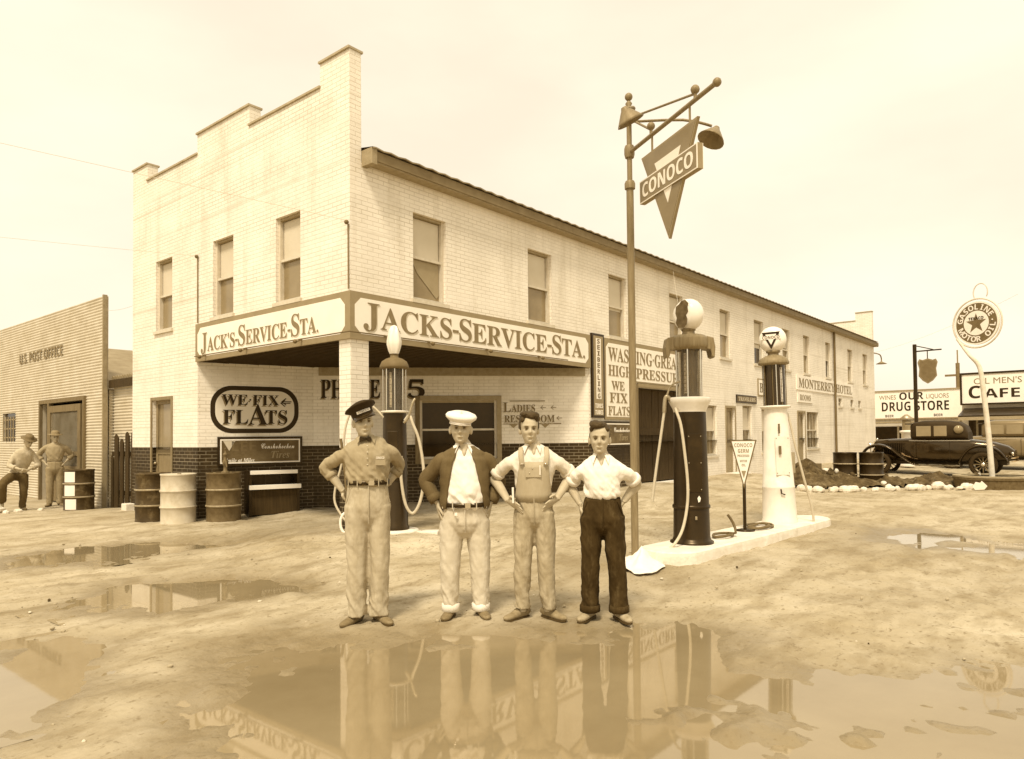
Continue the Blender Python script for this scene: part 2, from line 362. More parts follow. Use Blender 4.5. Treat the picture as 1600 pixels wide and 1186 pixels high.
PUDDLES = {
 'main': [(2.68, 5.15), (3.2, 5.08), (3.57, 4.50), (3.88, 3.84), (4.55, 3.17), (5.0, 2.85), (5.28, 2.41), (5.08, 2.06), (4.62, 1.94), (4.76, 1.61), (5.09, 1.08), (5.42, .78), (5.3, 0.1), (3.64, -.3), (1.8, 1.4), (1.2, 2.63), (1.5, 3.41), (2.05, 4.09), (2.31, 4.68)],
 'left': [(1.91, 6.28), (2.23, 5.92), (1.76, 4.63), (1.39, 4.55), (1.06, 4.62), (1.26, 5.81)],
 'mid': [(2.46, 7.41), (2.86, 7.77), (3.3, 8.02), (3.54, 7.59), (3.94, 7.56), (4.4, 7.05), (4.23, 6.2), (3.2, 6.13), (2.71, 6.33), (2.52, 6.71)],
 'far': [(2.92, 10.89), (3.56, 11.35), (4.23, 11.15), (4.8, 10.8), (5.55, 9.54), (4.35, 9.8), (3.53, 9.59), (2.78, 10.15)],
 'right': [(11.55, 2.65), (12.33, 2.31), (11.58, 1.19), (11.02, 1.77), (10.39, 1.88), (10.45, 2.36)],
 'right2': [(10.63, 1.56), (11.64, .91), (10.55, .83), (10.25, 1.25)]}
def sdf(px, py, poly):
    d = np.full(px.shape, 1e9); ins = np.zeros(px.shape, bool); n = len(poly)
    for i in range(n):
        ax, ay = poly[i]; bx, by = poly[(i+1) % n]; ex, ey = bx-ax, by-ay
        t = np.clip(((px-ax)*ex+(py-ay)*ey)/(ex*ex+ey*ey), 0, 1); d = np.minimum(d, np.hypot(px-ax-t*ex, py-ay-t*ey))
        c = (ay > py) != (by > py)
        with np.errstate(divide='ignore', invalid='ignore'): ins ^= c & (px < (bx-ax)*(py-ay)/(by-ay+1e-12)+ax)
    return np.where(ins, -d, d)
LEVEL = {k: float(base_z(np.array([p[0] for p in v]), np.array([p[1] for p in v])).min())-.004 for k, v in PUDDLES.items()}
LEVEL['main'] = LEVEL['left'] = LEVEL['mid'] = 0.0
LUMPS = [(3.80, 1.42, .25, .055), (3.60, 1.52, .18, .045), (3.86, 1.22, .18, .045), (3.45, 1.30, .22, .05), (4.05, 1.05, .10, .05), (5.15, .45, .22, .07), (4.95, .25, .2, .06), (3.75, .55, .16, .055), (3.9, .35, .2, .06), (1.6, 2.6, .2, .05), (1.75, 3.3, .16, .05), (4.55, 1.0, .07, .05), (4.57, .87, .09, .045), (4.27, .98, .11, .05), (4.46, 1.14, .06, .045), (4.6, .79, .08, .05), (5.06, .76, .12, .05), (4.2, .67, .20, .05), (4.37, .56, .15, .05), (4.73, .5, .12, .05), (3.95, .85, .08, .05), (2.69, 4.2, .10, .05), (2.98, 3.93, .08, .045), (3.44, 1.91, .06, .045), (2.63, 2.64, .05, .045), (2.57, 2.85, .06, .045), (3.3, 3.3, .05, .045), (2.2, 4.2, .12, .05)]
RUTS = [[(16, 2.6), (11, .9), (8.4, .9), (6, 1.2)], [(16, 4.0), (11.5, 1.9), (8.6, 2.0), (6.2, 2.2)], [(0, 9.2), (3, 9.0), (5.2, 8.2), (6.3, 6.8), (6.6, 4.9)], [(0, 7.7), (2.6, 8.6), (4.4, 7.9), (5.2, 6.6)], [(14, 6.4), (11, 6.2), (8.5, 6.0), (6.6, 6.9), (5.4, 8.8)], [(14, 5.2), (11, 5.1), (8.5, 4.9), (6.9, 5.6)]]
def line_dist(x, y, L):
    d = np.full(x.shape, 1e9)
    for (ax, ay), (bx, by) in zip(L[:-1], L[1:]):
        ex, ey = bx-ax, by-ay; t = np.clip(((x-ax)*ex+(y-ay)*ey)/(ex*ex+ey*ey), 0, 1); d = np.minimum(d, np.hypot(x-ax-t*ex, y-ay-t*ey))
    return d
def terrain(x, y):
    b = base_z(x, y); near = np.exp(-(np.hypot(x-6, y-5)/16)**2)
    n = fbm(x*1.1, y*1.1, 0, 5)*.018 + fbm(x*5+9, y*5, 3, 3)*.009 + fbm(x*13+3, y*13, 5, 2)*.008
    ca, sa = cos(R_(-25)), sin(R_(-25)); u = x*ca-y*sa; v = x*sa+y*ca
    n = n + fbm(u*.8, v*5.5, 8, 3)*.006*(fbm(x*.25, y*.25, 2, 2) > -.1)
    wv = fbm(x*.9+4, y*.9, 6, 3)*.12
    for L in RUTS:
        dd = line_dist(x+wv, y+wv*.7, L); k = .5+.5*np.clip(fbm(x*.6, y*.6, 9, 2)*2, -1, 1)
        n = n + (-.024*np.exp(-(dd/.07)**2) + .014*np.exp(-((dd-.14)/.055)**2) + .006*np.sin((x*ca+y*sa)*46)*np.exp(-(dd/.08)**2))*k
    z = b + n*(.35+.65*near); wet = np.zeros_like(b); md = np.zeros_like(b)
    warp = fbm(x*1.7+5, y*1.7, 1, 4)*.22
    for k, poly in PUDDLES.items():
        d = sdf(x, y, poly)+warp*(1 if k in ('main', 'mid', 'left') else .6)
        m = 1/(1+np.exp(np.clip((d-.0)/.11, -30, 30)))
        depth = np.clip(-d, 0, .5)*.045
        z = z*(1-m) + (LEVEL[k]-.010-depth + n*1.15)*m
        wet = np.maximum(wet, np.exp(-np.clip(d, 0, 9)/.30)); md = np.maximum(md, m)
    for cx, cy, r_, h_ in LUMPS:
        dl = np.hypot(x-cx, (y-cy))/r_*(1+.5*fbm(x*6, y*6, 2, 2)); z = z + h_*np.exp(-dl**2*1.2)*.60
    wet = np.clip(wet + .55*np.clip(fbm(x*.45+2, y*.45, 4, 3)-.1, 0, 1)*near, 0, 1)
    return z, wet
def axis(lo, a, b, hi, step):
    c = list(np.arange(a, b, step)); s_ = step; x = b
    while x < hi: c.append(x); s_ *= 1.22; x += s_
    c.append(hi); s_ = step; x = a-step; l = []
    while x > lo: l.append(x); s_ *= 1.22; x -= s_
    l.append(lo); return np.array(l[::-1]+c)
ax_, ay_ = axis(-900, .3, 12.5, 1400, .045), axis(-1200, -.6, 12.5, 1200, .045)
GX, GY = np.meshgrid(ax_, ay_, indexing='ij'); GZ, GW = terrain(GX, GY)
GZ = np.where(np.hypot(GX, GY) > 150, .3, GZ)
nx, ny = GX.shape; me = bpy.data.meshes.new('ground'); me.vertices.add(nx*ny); me.vertices.foreach_set('co', np.stack([GX, GY, GZ], -1).ravel())
ii = (np.arange(nx-1)[:, None]*ny+np.arange(ny-1)[None]).ravel(); q = np.stack([ii, ii+ny, ii+ny+1, ii+1], 1)
me.loops.add(q.size); me.loops.foreach_set('vertex_index', q.ravel()); me.polygons.add(len(q))
me.polygons.foreach_set('loop_start', np.arange(len(q))*4); me.polygons.foreach_set('use_smooth', np.ones(len(q), bool)); me.update(calc_edges=True)
at = me.attributes.new('wet', 'FLOAT', 'POINT'); at.data.foreach_set('value', GW.ravel())
def ground_extra(t, vec, col, p):
    nd, lk = t.nodes, t.links
    a = nd.new('ShaderNodeAttribute'); a.attribute_name = 'wet'
    # trodden streaks running along the street
    mp2 = nd.new('ShaderNodeMapping'); mp2.inputs['Rotation'].default_value = (0, 0, R_(40)); mp2.inputs['Scale'].default_value = (.9, 1.9, 1); lk.new(vec, mp2.inputs[0])
    ns2 = nd.new('ShaderNodeTexNoise'); ns2.inputs['Scale'].default_value = 1.6; ns2.inputs['Detail'].default_value = 9; ns2.inputs['Roughness'].default_value = .68; lk.new(mp2.outputs[0], ns2.inputs['Vector'])
    mr2 = nd.new('ShaderNodeMapRange'); mr2.inputs['From Min'].default_value = .46; mr2.inputs['From Max'].default_value = .66; mr2.inputs['To Max'].default_value = .75; lk.new(ns2.outputs[0], mr2.inputs['Value'])
    m0 = nd.new('ShaderNodeMix'); m0.data_type = 'RGBA'; lk.new(mr2.outputs[0], m0.inputs['Factor']); lk.new(col, m0.inputs['A']); m0.inputs['B'].default_value = tone(.21)
    # small clods
    n3 = nd.new('ShaderNodeTexNoise'); n3.inputs['Scale'].default_value = 26; n3.inputs['Detail'].default_value = 4; lk.new(vec, n3.inputs['Vector'])
    m3r = nd.new('ShaderNodeMapRange'); m3r.inputs['From Min'].default_value = .60; m3r.inputs['From Max'].default_value = .70; m3r.inputs['To Max'].default_value = .7; lk.new(n3.outputs[0], m3r.inputs['Value'])
    m3 = nd.new('ShaderNodeMix'); m3.data_type = 'RGBA'; lk.new(m3r.outputs[0], m3.inputs['Factor']); lk.new(m0.outputs['Result'], m3.inputs['A']); m3.inputs['B'].default_value = tone(.16)
    n5 = nd.new('ShaderNodeTexNoise'); n5.inputs['Scale'].default_value = 6; n5.inputs['Detail'].default_value = 8; n5.inputs['Roughness'].default_value = .75; lk.new(mp2.outputs[0], n5.inputs['Vector'])
    m5r = nd.new('ShaderNodeMapRange'); m5r.inputs['From Min'].default_value = .585; m5r.inputs['From Max'].default_value = .65; m5r.inputs['To Max'].default_value = .62; lk.new(n5.outputs[0], m5r.inputs['Value'])
    m5 = nd.new('ShaderNodeMix'); m5.data_type = 'RGBA'; lk.new(m5r.outputs[0], m5.inputs['Factor']); lk.new(m3.outputs['Result'], m5.inputs['A']); m5.inputs['B'].default_value = tone(.13); m3 = m5
    mm = nd.new('ShaderNodeMath'); mm.operation = 'MULTIPLY'; mm.inputs[1].default_value = .75; lk.new(a.outputs['Fac'], mm.inputs[0])
    m1 = nd.new('ShaderNodeMix'); m1.data_type = 'RGBA'; lk.new(mm.outputs[0], m1.inputs['Factor']); lk.new(m3.outputs['Result'], m1.inputs['A']); m1.inputs['B'].default_value = tone(.19)
    mr = nd.new('ShaderNodeMapRange'); mr.inputs['To Min'].default_value = .9; mr.inputs['To Max'].default_value = .38; lk.new(a.outputs['Fac'], mr.inputs['Value']); lk.new(mr.outputs[0], p.inputs['Roughness'])
    return m1.outputs['Result']
M_ground = mat('trodden_mud', .43, .9, .24, .8, bump=.9, bscale=18, stain=.5, stain_v=.56, stain_scale=1.1, extra=ground_extra)
me.materials.append(M_ground); g = bpy.data.objects.new('ground', me); COL.objects.link(g); struct(g)
def water_extra(t, vec, col, p):
    p.inputs['IOR'].default_value = 1.85; return col
M_water = mat('muddy_puddle_water', .265, .034, .15, .9, spec=.5, bump=.018, bscale=3, extra=water_extra)
for k, poly in PUDDLES.items():
    b = MB(); P2 = np.array(poly); gx = np.arange(P2[:, 0].min()-.5, P2[:, 0].max()+.5, .12); gy = np.arange(P2[:, 1].min()-.5, P2[:, 1].max()+.5, .12)
    XX, YY = np.meshgrid(gx, gy, indexing='ij'); D = sdf(XX, YY, poly)
    use = (D < .40); idx = {}
    vs, fs = [], []
    for i in range(len(gx)-1):
        for j in range(len(gy)-1):
            if use[i, j] and use[i+1, j] and use[i+1, j+1] and use[i, j+1]:
                f = []
                for a_, c_ in ((i, j), (i+1, j), (i+1, j+1), (i, j+1)):
                    if (a_, c_) not in idx: idx[(a_, c_)] = len(vs); vs.append((gx[a_], gy[c_], LEVEL[k]))
                    f.append(idx[(a_, c_)])
                fs.append(f)
    b.add(vs, fs, M_water, True); struct(b.build('puddle_water'))

# ------------------------------------------------------------------ the corner building
XF, YS = 6.5, 8.44                      # front wall plane, side wall plane
XR, YL = 36.75, 15.78
ZS, ZF = 2.98, 3.68                     # porch soffit, top of the sign fascia
A_, C_, B_ = (XF, 12.98), (8.56, 12.31), (12.72, YS)
WAIN = 1.40
UX, UY, UZ = Vector((1, 0, 0)), Vector((0, 1, 0)), Vector((0, 0, 1))
def wall(mb, O, u, n, L0, L1, z0, z1, holes, t, mat):
    """a wall of thickness t behind its outer face, with real openings"""
    O, u, n = Vector(O), Vector(u), Vector(n)
    us = sorted({L0, L1, *[h[0] for h in holes if L0 < h[0] < L1], *[h[1] for h in holes if L0 < h[1] < L1]})
    zs = sorted({z0, z1, *[h[2] for h in holes if z0 < h[2] < z1], *[h[3] for h in holes if z0 < h[3] < z1]})
    flip = u.cross(UZ).dot(n) < 0
    def quad(a, b, c, d):
        mb.add([a, b, c, d], [(3, 2, 1, 0) if flip else (0, 1, 2, 3)], mat)
    P = lambda a, z, k: O + u*a + UZ*z - n*k
    inside = lambda a, z: any(h[0] < a < h[1] and h[2] < z < h[3] for h in holes)
    for i in range(len(us)-1):
        for j in range(len(zs)-1):
            a, b, c, d = us[i], us[i+1], zs[j], zs[j+1]
            if inside((a+b)/2, (c+d)/2): continue
            quad(P(a, c, 0), P(b, c, 0), P(b, d, 0), P(a, d, 0)); quad(P(b, c, t), P(a, c, t), P(a, d, t), P(b, d, t))
    for h in holes:
        a, b, c, d = max(h[0], L0), min(h[1], L1), max(h[2], z0), min(h[3], z1)
        if a >= b or c >= d: continue
        if h[0] >= L0: quad(P(a, c, t), P(a, c, 0), P(a, d, 0), P(a, d, t))
        if h[1] <= L1: quad(P(b, c, 0), P(b, c, t), P(b, d, t), P(b, d, 0))
        if h[3] <= z1: quad(P(a, d, 0), P(b, d, 0), P(b, d, t), P(a, d, t))
        if h[2] >= z0: quad(P(a, c, t), P(b, c, t), P(b, c, 0), P(a, c, 0))
    quad(P(L0, z0, t), P(L0, z0, 0), P(L0, z1, 0), P(L0, z1, t)); quad(P(L1, z0, 0), P(L1, z0, t), P(L1, z1, t), P(L1, z1, 0))
    quad(P(L0, z1, 0), P(L1, z1, 0), P(L1, z1, t), P(L0, z1, t)); quad(P(L0, z0, t), P(L1, z0, t), P(L1, z0, 0), P(L0, z0, 0))
    return mb

bld = thing('brick_hotel', 'white painted two storey brick hotel with stepped front and a service station under its corner', 'building', (XF, YS, 0))
def window(parent, O, u, n, h, depth=.085, blind=.52, drop=0.0, dark=False, torn=False, sill=True, mull=0, nm='window'):
    ua, ub, za, zb = h; f = .045
    b = MB(); O = Vector(O)
    S_ = lambda m, a, b_, c, d, na, nb, mt: m.slab(O, u, UZ, n, a, b_, c, d, na, nb, mt)
    for a, c in ((ua, ua+f), (ub-f, ub)): S_(b, a, c, za, zb, -depth-.05, -depth+.03, M_sash)
    S_(b, ua+f, ub-f, zb-f, zb, -depth-.05, -depth+.03, M_trim); S_(b, ua+f, ub-f, za, za+f, -depth-.05, -depth+.03, M_sash)
    zm = za+(zb-za)*.5
    S_(b, ua+f, ub-f, zm-.02, zm+.02, -depth-.02, -depth+.015, M_sash)
    for k in range(mull):
        uu = ua+(ub-ua)*(k+1)/(mull+1); S_(b, uu-.015, uu+.015, za+f, zb-f, -depth-.045, -depth-.012, M_sash)
    fr = b.build(nm, parent)
    p = MB(); S_(p, ua+f, ub-f, za+f, zb-f, -depth-.046, -depth-.04, M_paned if dark else M_pane); p.build('pane', fr)
    if blind:
        p = MB(); zz = zb-f-(zb-za-2*f)*blind
        S_(p, ua+f+.02, ub-f-.02, zz, zb-f-.01, -depth-.036, -depth-.03, M_blind); p.build('blind', fr)
    if torn:
        p = MB(); w_ = ub-ua
        p.prism([(ua+f+.01, zm-.03), (ub-f-.01, zm-.03), (ub-f-.01, za+.16), (ub-f-.07, za+.10), (ua+w_*.26, zm-.24)], O, u, UZ, n, -depth-.036, -depth-.03, mat('torn_curtain', .36, .9, .12, 3)); p.build('curtain', fr)
    if sill:
        p = MB(); S_(p, ua-.05, ub+.05, za-.06, za, -.09, .04, M_sash); p.build('sill', fr)
    return fr

# openings
side_up = [(7.73, 8.46, 3.74, 5.13), (10.66, 11.41, 3.74, 5.13), (13.52, 14.26, 3.74, 5.13), (16.37, 17.1, 3.74, 5.13), (19.4, 20.12, 3.74, 5.13), (21.95, 22.73, 3.74, 5.13),
           (24.46, 25.2, 3.74, 5.13), (26.62, 27.3, 3.74, 5.13), (29.24, 29.88, 3.74, 5.13), (32.3, 33.05, 3.74, 5.13), (34.72, 35.5, 3.74, 5.13)]
front_up = [(9.69, 10.38, 3.74, 5.13), (11.71, 12.41, 3.74, 5.13), (14.0, 14.70, 3.72, 5.13)]
GAR = (14.72, 17.6, .40, 2.68)
side_lo = [(18.42, 19.1, .98, 2.36), (20.93, 21.66, .98, 2.42), (22.45, 23.1, .98, 2.36), (26.85, 28.2, 1.02, 2.36), (30.86, 31.36, 2.66, 2.99), (32.62, 33.1, 2.66, 2.99), (33.85, 34.3, 2.66, 2.99)]
side_door = [(19.72, 20.34, .40, 2.32), (25.86, 26.62, .48, 2.32)]
front_door = (14.02, 14.84, .05, 2.34)
b = MB()
wall(b, (0, YS, 0), UX, -UY, XF+.21, XR-.21, ZF-.35, 5.62, side_up, .26, M_brick)
wall(b, (0, YS, 0), UX, -UY, B_[0], XR-.21, WAIN, ZF-.35, [GAR, *side_lo, *side_door], .26, M_brick)
wall(b, (0, YS, 0), UX, -UY, 14.5, XR-.21, -.3, WAIN, [GAR, *side_lo, *side_door], .26, M_brick)
# stepped front wall
steps = [(YS, 9.16, 7.26), (9.16, 11.18, 6.89), (11.18, 13.0, 7.24), (13.0, 15.1, 6.87), (15.1, YL, 7.22)]
for y0, y1, zt in steps: wall(b, (XF, 0, 0), UY, -UX, y0, y1, ZF-.35 if y1 < 13.5 else WAIN, zt, [h for h in front_up if y0 < h[0] < y1 or y0 < h[1] < y1] + ([front_door] if y1 > 13.5 else []), .21, M_brick)
wall(b, (XF, 0, 0), UY, -UX, 12.98, 13.0, WAIN, ZF-.35, [], .21, M_brick)
for y0, y1, zt in steps: wall(b, (XR, 0, 0), UY, UX, y0, y1, 5.4, zt, [], .21, M_brick)
wall(b, (XR, 0, 0), UY, UX, YS, YL, -.3, 5.4, [], .21, M_brick)
wall(b, (0, YL, 0), UX, UY, XF+.21, XR-.21, -.3, 5.62, [], .21, M_brick)
# porch walls
def dirn(p, q):
    d = Vector((q[0]-p[0], q[1]-p[1], 0)); return d.normalized(), d.length
u1, l1 = dirn(A_, C_); n1 = Vector((u1.y, -u1.x, 0)); n1 = n1 if n1.dot(Vector((-1, -1, 0))) > 0 else -n1
u2, l2 = dirn(C_, B_); n2 = Vector((u2.y, -u2.x, 0)); n2 = n2 if n2.dot(Vector((-1, -1, 0))) > 0 else -n2
WIN2 = (2.12, 3.70, 1.10, 2.30)
O1, O2 = Vector((A_[0], A_[1], 0)), Vector((C_[0], C_[1], 0))
wall(b, O1, u1, n1, .0, l1+.02, WAIN, ZS, [], .2, M_brick)
wall(b, O2, u2, n2, 0, l2-.02, WAIN, ZS, [WIN2], .2, M_brick)
# corner post
b.box(XF, XF+.33, YS, YS+.27, WAIN, ZS, M_brick)
b.build('wall', bld, uv=True)
b = MB()
wall(b, (0, YS, 0), UX, -UY, B_[0], 14.5, -.3, WAIN, [], .26, M_wains)
wall(b, (XF, 0, 0), UY, -UX, 12.98, YL, -.3, WAIN, [front_door], .21, M_wains)
wall(b, O1, u1, n1, 0, l1+.02, -.3, WAIN, [], .2, M_wains); wall(b, O2, u2, n2, 0, l2-.02, -.3, WAIN, [WIN2], .2, M_wains)
b.box(XF, XF+.33, YS, YS+.27, -.3, WAIN, M_wains)
b.build('wainscot', bld, uv=True)
M_cope = mat('weathered_coping', .42, .8, .2, 6)
b = MB()      # parapet cappings
for y0, y1, zt in steps:
    b.box(XF-.03, XF+.24, y0-.015, y1+.015, zt+.002, zt+.035, M_cope)
b.build('coping', bld)
b = MB()
for y0, y1, zt in steps: b.box(XR-.24, XR+.03, y0-.015, y1+.015, zt+.002, zt+.035, M_cope)
b.build('coping', bld)
# porch ceiling and floor slab
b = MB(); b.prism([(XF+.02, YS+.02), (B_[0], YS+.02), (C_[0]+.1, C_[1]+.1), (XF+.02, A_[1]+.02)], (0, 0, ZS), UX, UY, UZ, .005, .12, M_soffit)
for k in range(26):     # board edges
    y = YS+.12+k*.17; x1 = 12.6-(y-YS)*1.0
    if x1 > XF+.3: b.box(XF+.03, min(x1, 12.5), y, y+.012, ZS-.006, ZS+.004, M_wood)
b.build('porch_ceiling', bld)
b = MB(); b.slab(O2, u2, UZ, n2, .1, l2-.1, ZS-.17, ZS-.003, .003, .035, M_trim); b.build('frieze_board', bld)
# roof: shallow shed pitches with a corrugated eave
b = MB(); nseg = 420; Xa, Xb = XF+.215, XR+.16
def roof_sheet(ya, za, yb, zb):
    vs = []; n_ = nseg
    for i in range(n_+1):
        x = Xa+(Xb-.38-Xa)*i/n_ if False else Xa+(XR-.25-Xa)*i/n_
        dz = .009*sin(i*pi*.5)
        vs += [(x, ya, za+dz), (x, yb, zb+dz), (x, ya, za+dz-.02), (x, yb, zb+dz-.02)]
    fs = []
    for i in range(n_):
        a, c = i*4, i*4+4; fs += [(a, c, c+1, a+1), (a+2, a+3, c+3, c+2), (a, a+2, c+2, c), (a+1, c+1, c+3, a+3)]
    b.add(vs, fs, M_roof)
ym = (YS+YL)/2
roof_sheet(YS-.26, 5.80, ym, 6.5); roof_sheet(YL+.22, 5.80, ym, 6.5)
rf = b.build('roof', bld)
b = MB(); b.box(Xa+.1, XR+.02, YS-.20, YS-.002, 5.60, 5.772, M_trim); b.box(Xa+.1, XR-.02, YS-.22, YS-.201, 5.62, 5.77, mat('eave_board', .22, .7, .2, 6)); b.box(Xa, Xa+.10, YS-.24, YS+.02, 5.56, 5.80, M_trim)
b.build('eave', bld, bevel=.004)
for i, h in enumerate(side_up): window(bld, (0, YS, 0), UX, -UY, h, torn=i == 0, blind=(.48, .50, .56, .46, .5, .62, .44, .5, .5, .48, .53)[i], dark=i in (5, 8))
for i, h in enumerate(front_up): window(bld, (XF, 0, 0), UY, -UX, h, blind=(.49, .47, .52)[i])
for h in side_lo[:3]: window(bld, (0, YS, 0), UX, -UY, h, blind=.5)
window(bld, (0, YS, 0), UX, -UY, side_lo[3], blind=0, mull=1)
for h in side_lo[4:]: window(bld, (0, YS, 0), UX, -UY, h, blind=0)
# porch window: wide, dark, low rail
fr = window(bld, O2, u2, n2, WIN2, depth=.06, blind=0, dark=True, sill=False)
b = MB(); b.slab(O2, u2, UZ, n2, WIN2[0]-.10, WIN2[0]-.002, 1.0, 2.40, -.02, .03, M_woodm); b.slab(O2, u2, UZ, n2, WIN2[1]+.002, WIN2[1]+.10, 1.0, 2.40, -.02, .03, M_trim)
b.slab(O2, u2, UZ, n2, WIN2[0]-.002, WIN2[1]+.002, 2.302, 2.40, -.02, .028, M_trim); b.slab(O2, u2, UZ, n2, WIN2[0]-.002, WIN2[1]+.002, 1.0, 1.098, -.02, .05, M_trim); b.build('casing', fr)
# doors
def door(parent, O, u, n, h, m1, panes=True, depth=.07, kick=.45):
    ua, ub, za, zb = h; b = MB(); O = Vector(O); s_ = lambda m, a, c, d, e, na, nb, mt: m.slab(O, u, UZ, n, a, c, d, e, na, nb, mt)
    f = .08; zk = za+(zb-za)*kick
    for a, c in ((ua, ua+f), (ub-f, ub)): s_(b, a, c, za, zb, -depth-.05, -depth, m1)
    for c, d in ((za, za+.16), (zk-.05, zk+.05), (zb-f, zb)): s_(b, ua+f, ub-f, c, d, -depth-.05, -depth, m1)
    s_(b, ua+f, ub-f, za+.16, zk-.05, -depth-.045, -depth-.018, m1)
    dd = b.build('door', parent, bevel=.004)
    p = MB(); s_(p, ua+f, ub-f, zk+.05, zb-f, -depth-.04, -depth-.03, M_pane if panes else M_paned); p.build('pane', dd)
    p = MB(); hp = O+u*(ub-f*.5)+UZ*(za+(zb-za)*.45)-Vector(n)*(depth-.03); p.sphere(hp, .03, M_metal); p.build('handle', dd)
    p = MB()
    for a, c in ((ua-.06, ua-.002), (ub+.002, ub+.06)): s_(p, a, c, za, zb+.06, -.03, .02, m1)
    s_(p, ua-.002, ub+.002, zb+.002, zb+.06, -.03, .018, m1); p.build('door_frame', dd)
    return dd
door(bld, (XF, 0, 0), UY, -UX, front_door, mat('door_varnish', .24, .6, .25, 5, streak=(5, 5, .6)), kick=.55)
for h in side_door: door(bld, (0, YS, 0), UX, -UY, h, M_trim)
b = MB(); x = GAR[0]
while x < GAR[1]-.02:
    b.slab((0, YS, 0), UX, UZ, -UY, x+.004, min(x+.16, GAR[1]), GAR[2]+.03, GAR[3]-.02, -.22+random.uniform(0, .008), -.18+random.uniform(0, .01), M_wood); x += .165
b.slab((0, YS, 0), UX, UZ, -UY, GAR[0]+.05, GAR[0]+1.3, 1.55, 1.72, -.175, -.15, M_wood)
gd = b.build('garage_door', bld)
b = MB(); b.slab((0, YS, 0), UX, UZ, -UY, GAR[0]-.30, GAR[0]-.002, .38, 2.74, -.03, .028, M_woodm); b.slab((0, YS, 0), UX, UZ, -UY, GAR[0]-.002, GAR[1]+.1, 2.683, 2.76, -.03, .03, M_tan); b.build('door_frame', gd)
b = MB(); b.box(19.6, 20.5, YS-.42, YS-.003, .2, .46, M_whitec); b.box(25.7, 26.8, YS-.5, YS-.003, .2, .5, M_woodm); b.build('doorstep', bld, bevel=.01)
b = MB(); b.tube([(30.2, YS-.07, .5), (30.2, YS-.07, 5.6)], .045, M_mid, 10); b.build('drainpipe', bld)
b = MB(); i0 = Vector((XF-.03, 8.33, 4.67)); b.tube([(XF-.02, YS+.02, 4.66), (XF-.02, YS+.02, ZF+.03)], .012, M_pole, 8); b.sphere((XF-.05, YS+.02, 4.68), .035, M_mid, 10); b.build('wire_conduit', bld)
b = MB(); b.tube([(XF-.02, 12.95, 4.93), (XF-.02, 12.95, ZF+.02)], .012, M_pole, 8); b.sphere((XF-.04, 12.95, 4.94), .035, M_mid, 10); b.build('wire_conduit', bld)
b = MB(); b.tube([(XR+.0, YS+.35, 5.42), (XR+1.0, YS+.30, 5.45), (XR+2.2, YS+.25, 5.46), (XR+2.55, YS+.25, 5.30), (XR+2.55, YS+.25, 5.1)], .03, M_pole, 8, sub=4)
gl = thing('gooseneck_lamp', 'curved gooseneck lamp arm sticking out of the far end of the white hotel', 'lamp', (XR, YS+.3, 5.4)); b.build('lamp_arm', gl)
b = MB(); b.lathe([(.04, .12), (.10, .08), (.26, 0), (.25, -.005), (.09, .06), (.0, .08)], M_pole, (XR+2.55, YS+.25, 5.02), 20); b.build('lamp_shade', gl)

# ---- writing on and around the building
def sign_board(b, O, u, v, n, w_, h_, border, ch=.10, m_b=M_tan, m_f=M_cream, t=.035):
    """a board with a painted border and a paler panel whose corners are cut"""
    b.slab(O, u, v, n, 0, w_, 0, h_, 0, t, m_b); q = border
    b.prism([(q+ch, q), (w_-q-ch, q), (w_-q, q+ch), (w_-q, h_-q-ch), (w_-q-ch, h_-q), (q+ch, h_-q), (q, h_-q-ch), (q, q+ch)], O, u, v, n, t, t+.003, m_f)
def caps_line(b, parts, O, u, v, m, sh, cap_h, low, total, depth=.004, lift=0, font='serif', drop=(.02, -.022)):
    """text with larger initials, scaled to a total width, over a paler drop shadow"""
    O, u, v = map(Vector, (O, u, v)); ws = []
    for t_, big in parts:
        V, F = glyphs(t_, font); k = (cap_h if big else low)/.70; ws.append((V[:, 0].max()-V[:, 0].min())*k)
    gap = cap_h*.055; sx = (total-gap*(len(parts)-1))/sum(ws); x = 0
    for (t_, big), w_ in zip(parts, ws):
        hh = cap_h if big else low
        if t_ == '-': yy = low*.10
        else: yy = 0
        if sh is not None: b.text(t_, O+u*(x+drop[0])+v*(drop[1]+yy), u, v, sh, hh, w_*sx, depth*.5, font, lift=lift)
        b.text(t_, O+u*x+v*yy, u, v, m, hh, w_*sx, depth, font, lift=lift+.001)
        x += w_*sx+gap
# two fascia signs
sg = thing('service_station_sign', "long white signboard reading JACKS SERVICE STA. in brown letters along the hotel's side wall", 'sign', (XF, YS, ZS))
n = -UY; Oa = Vector((XF-.035, YS, ZS))
b = MB(); Lw = 12.72-(XF-.035); sign_board(b, Oa, UX, UZ, n, Lw, ZF-ZS, .085, .11); b.build('signboard', sg)
b = MB(); caps_line(b, [('J', 1), ('ACKS', 0), ('-', 0), ('S', 1), ('ERVICE', 0), ('-', 0), ('S', 1), ('TA.', 0)], Oa+UX*.24+UZ*.19-UY*.038, UX, UZ, M_letter, M_shade, .385, .345, Lw-.46); b.build('lettering', sg)
sg = thing('service_station_sign', "shorter white signboard reading JACK'S SERVICE STA. on the hotel's stepped front", 'sign', (XF, 13, ZS))
b = MB(); Ob = Vector((XF, 13.0, ZS)); Lf = 13.0-YS; sign_board(b, Ob, -UY, UZ, -UX, Lf, ZF-ZS, .085, .11); b.build('signboard', sg)
b = MB(); caps_line(b, [('J', 1), ("ACK'S", 0), ('-', 0), ('S', 1), ('ERVICE', 0), ('-', 0), ('S', 1), ('TA.', 0)], Ob-UY*.22+UZ*.17-UX*.038, -UY, UZ, M_letter, M_shade, .35, .25, Lf-.95); b.build('lettering', sg)
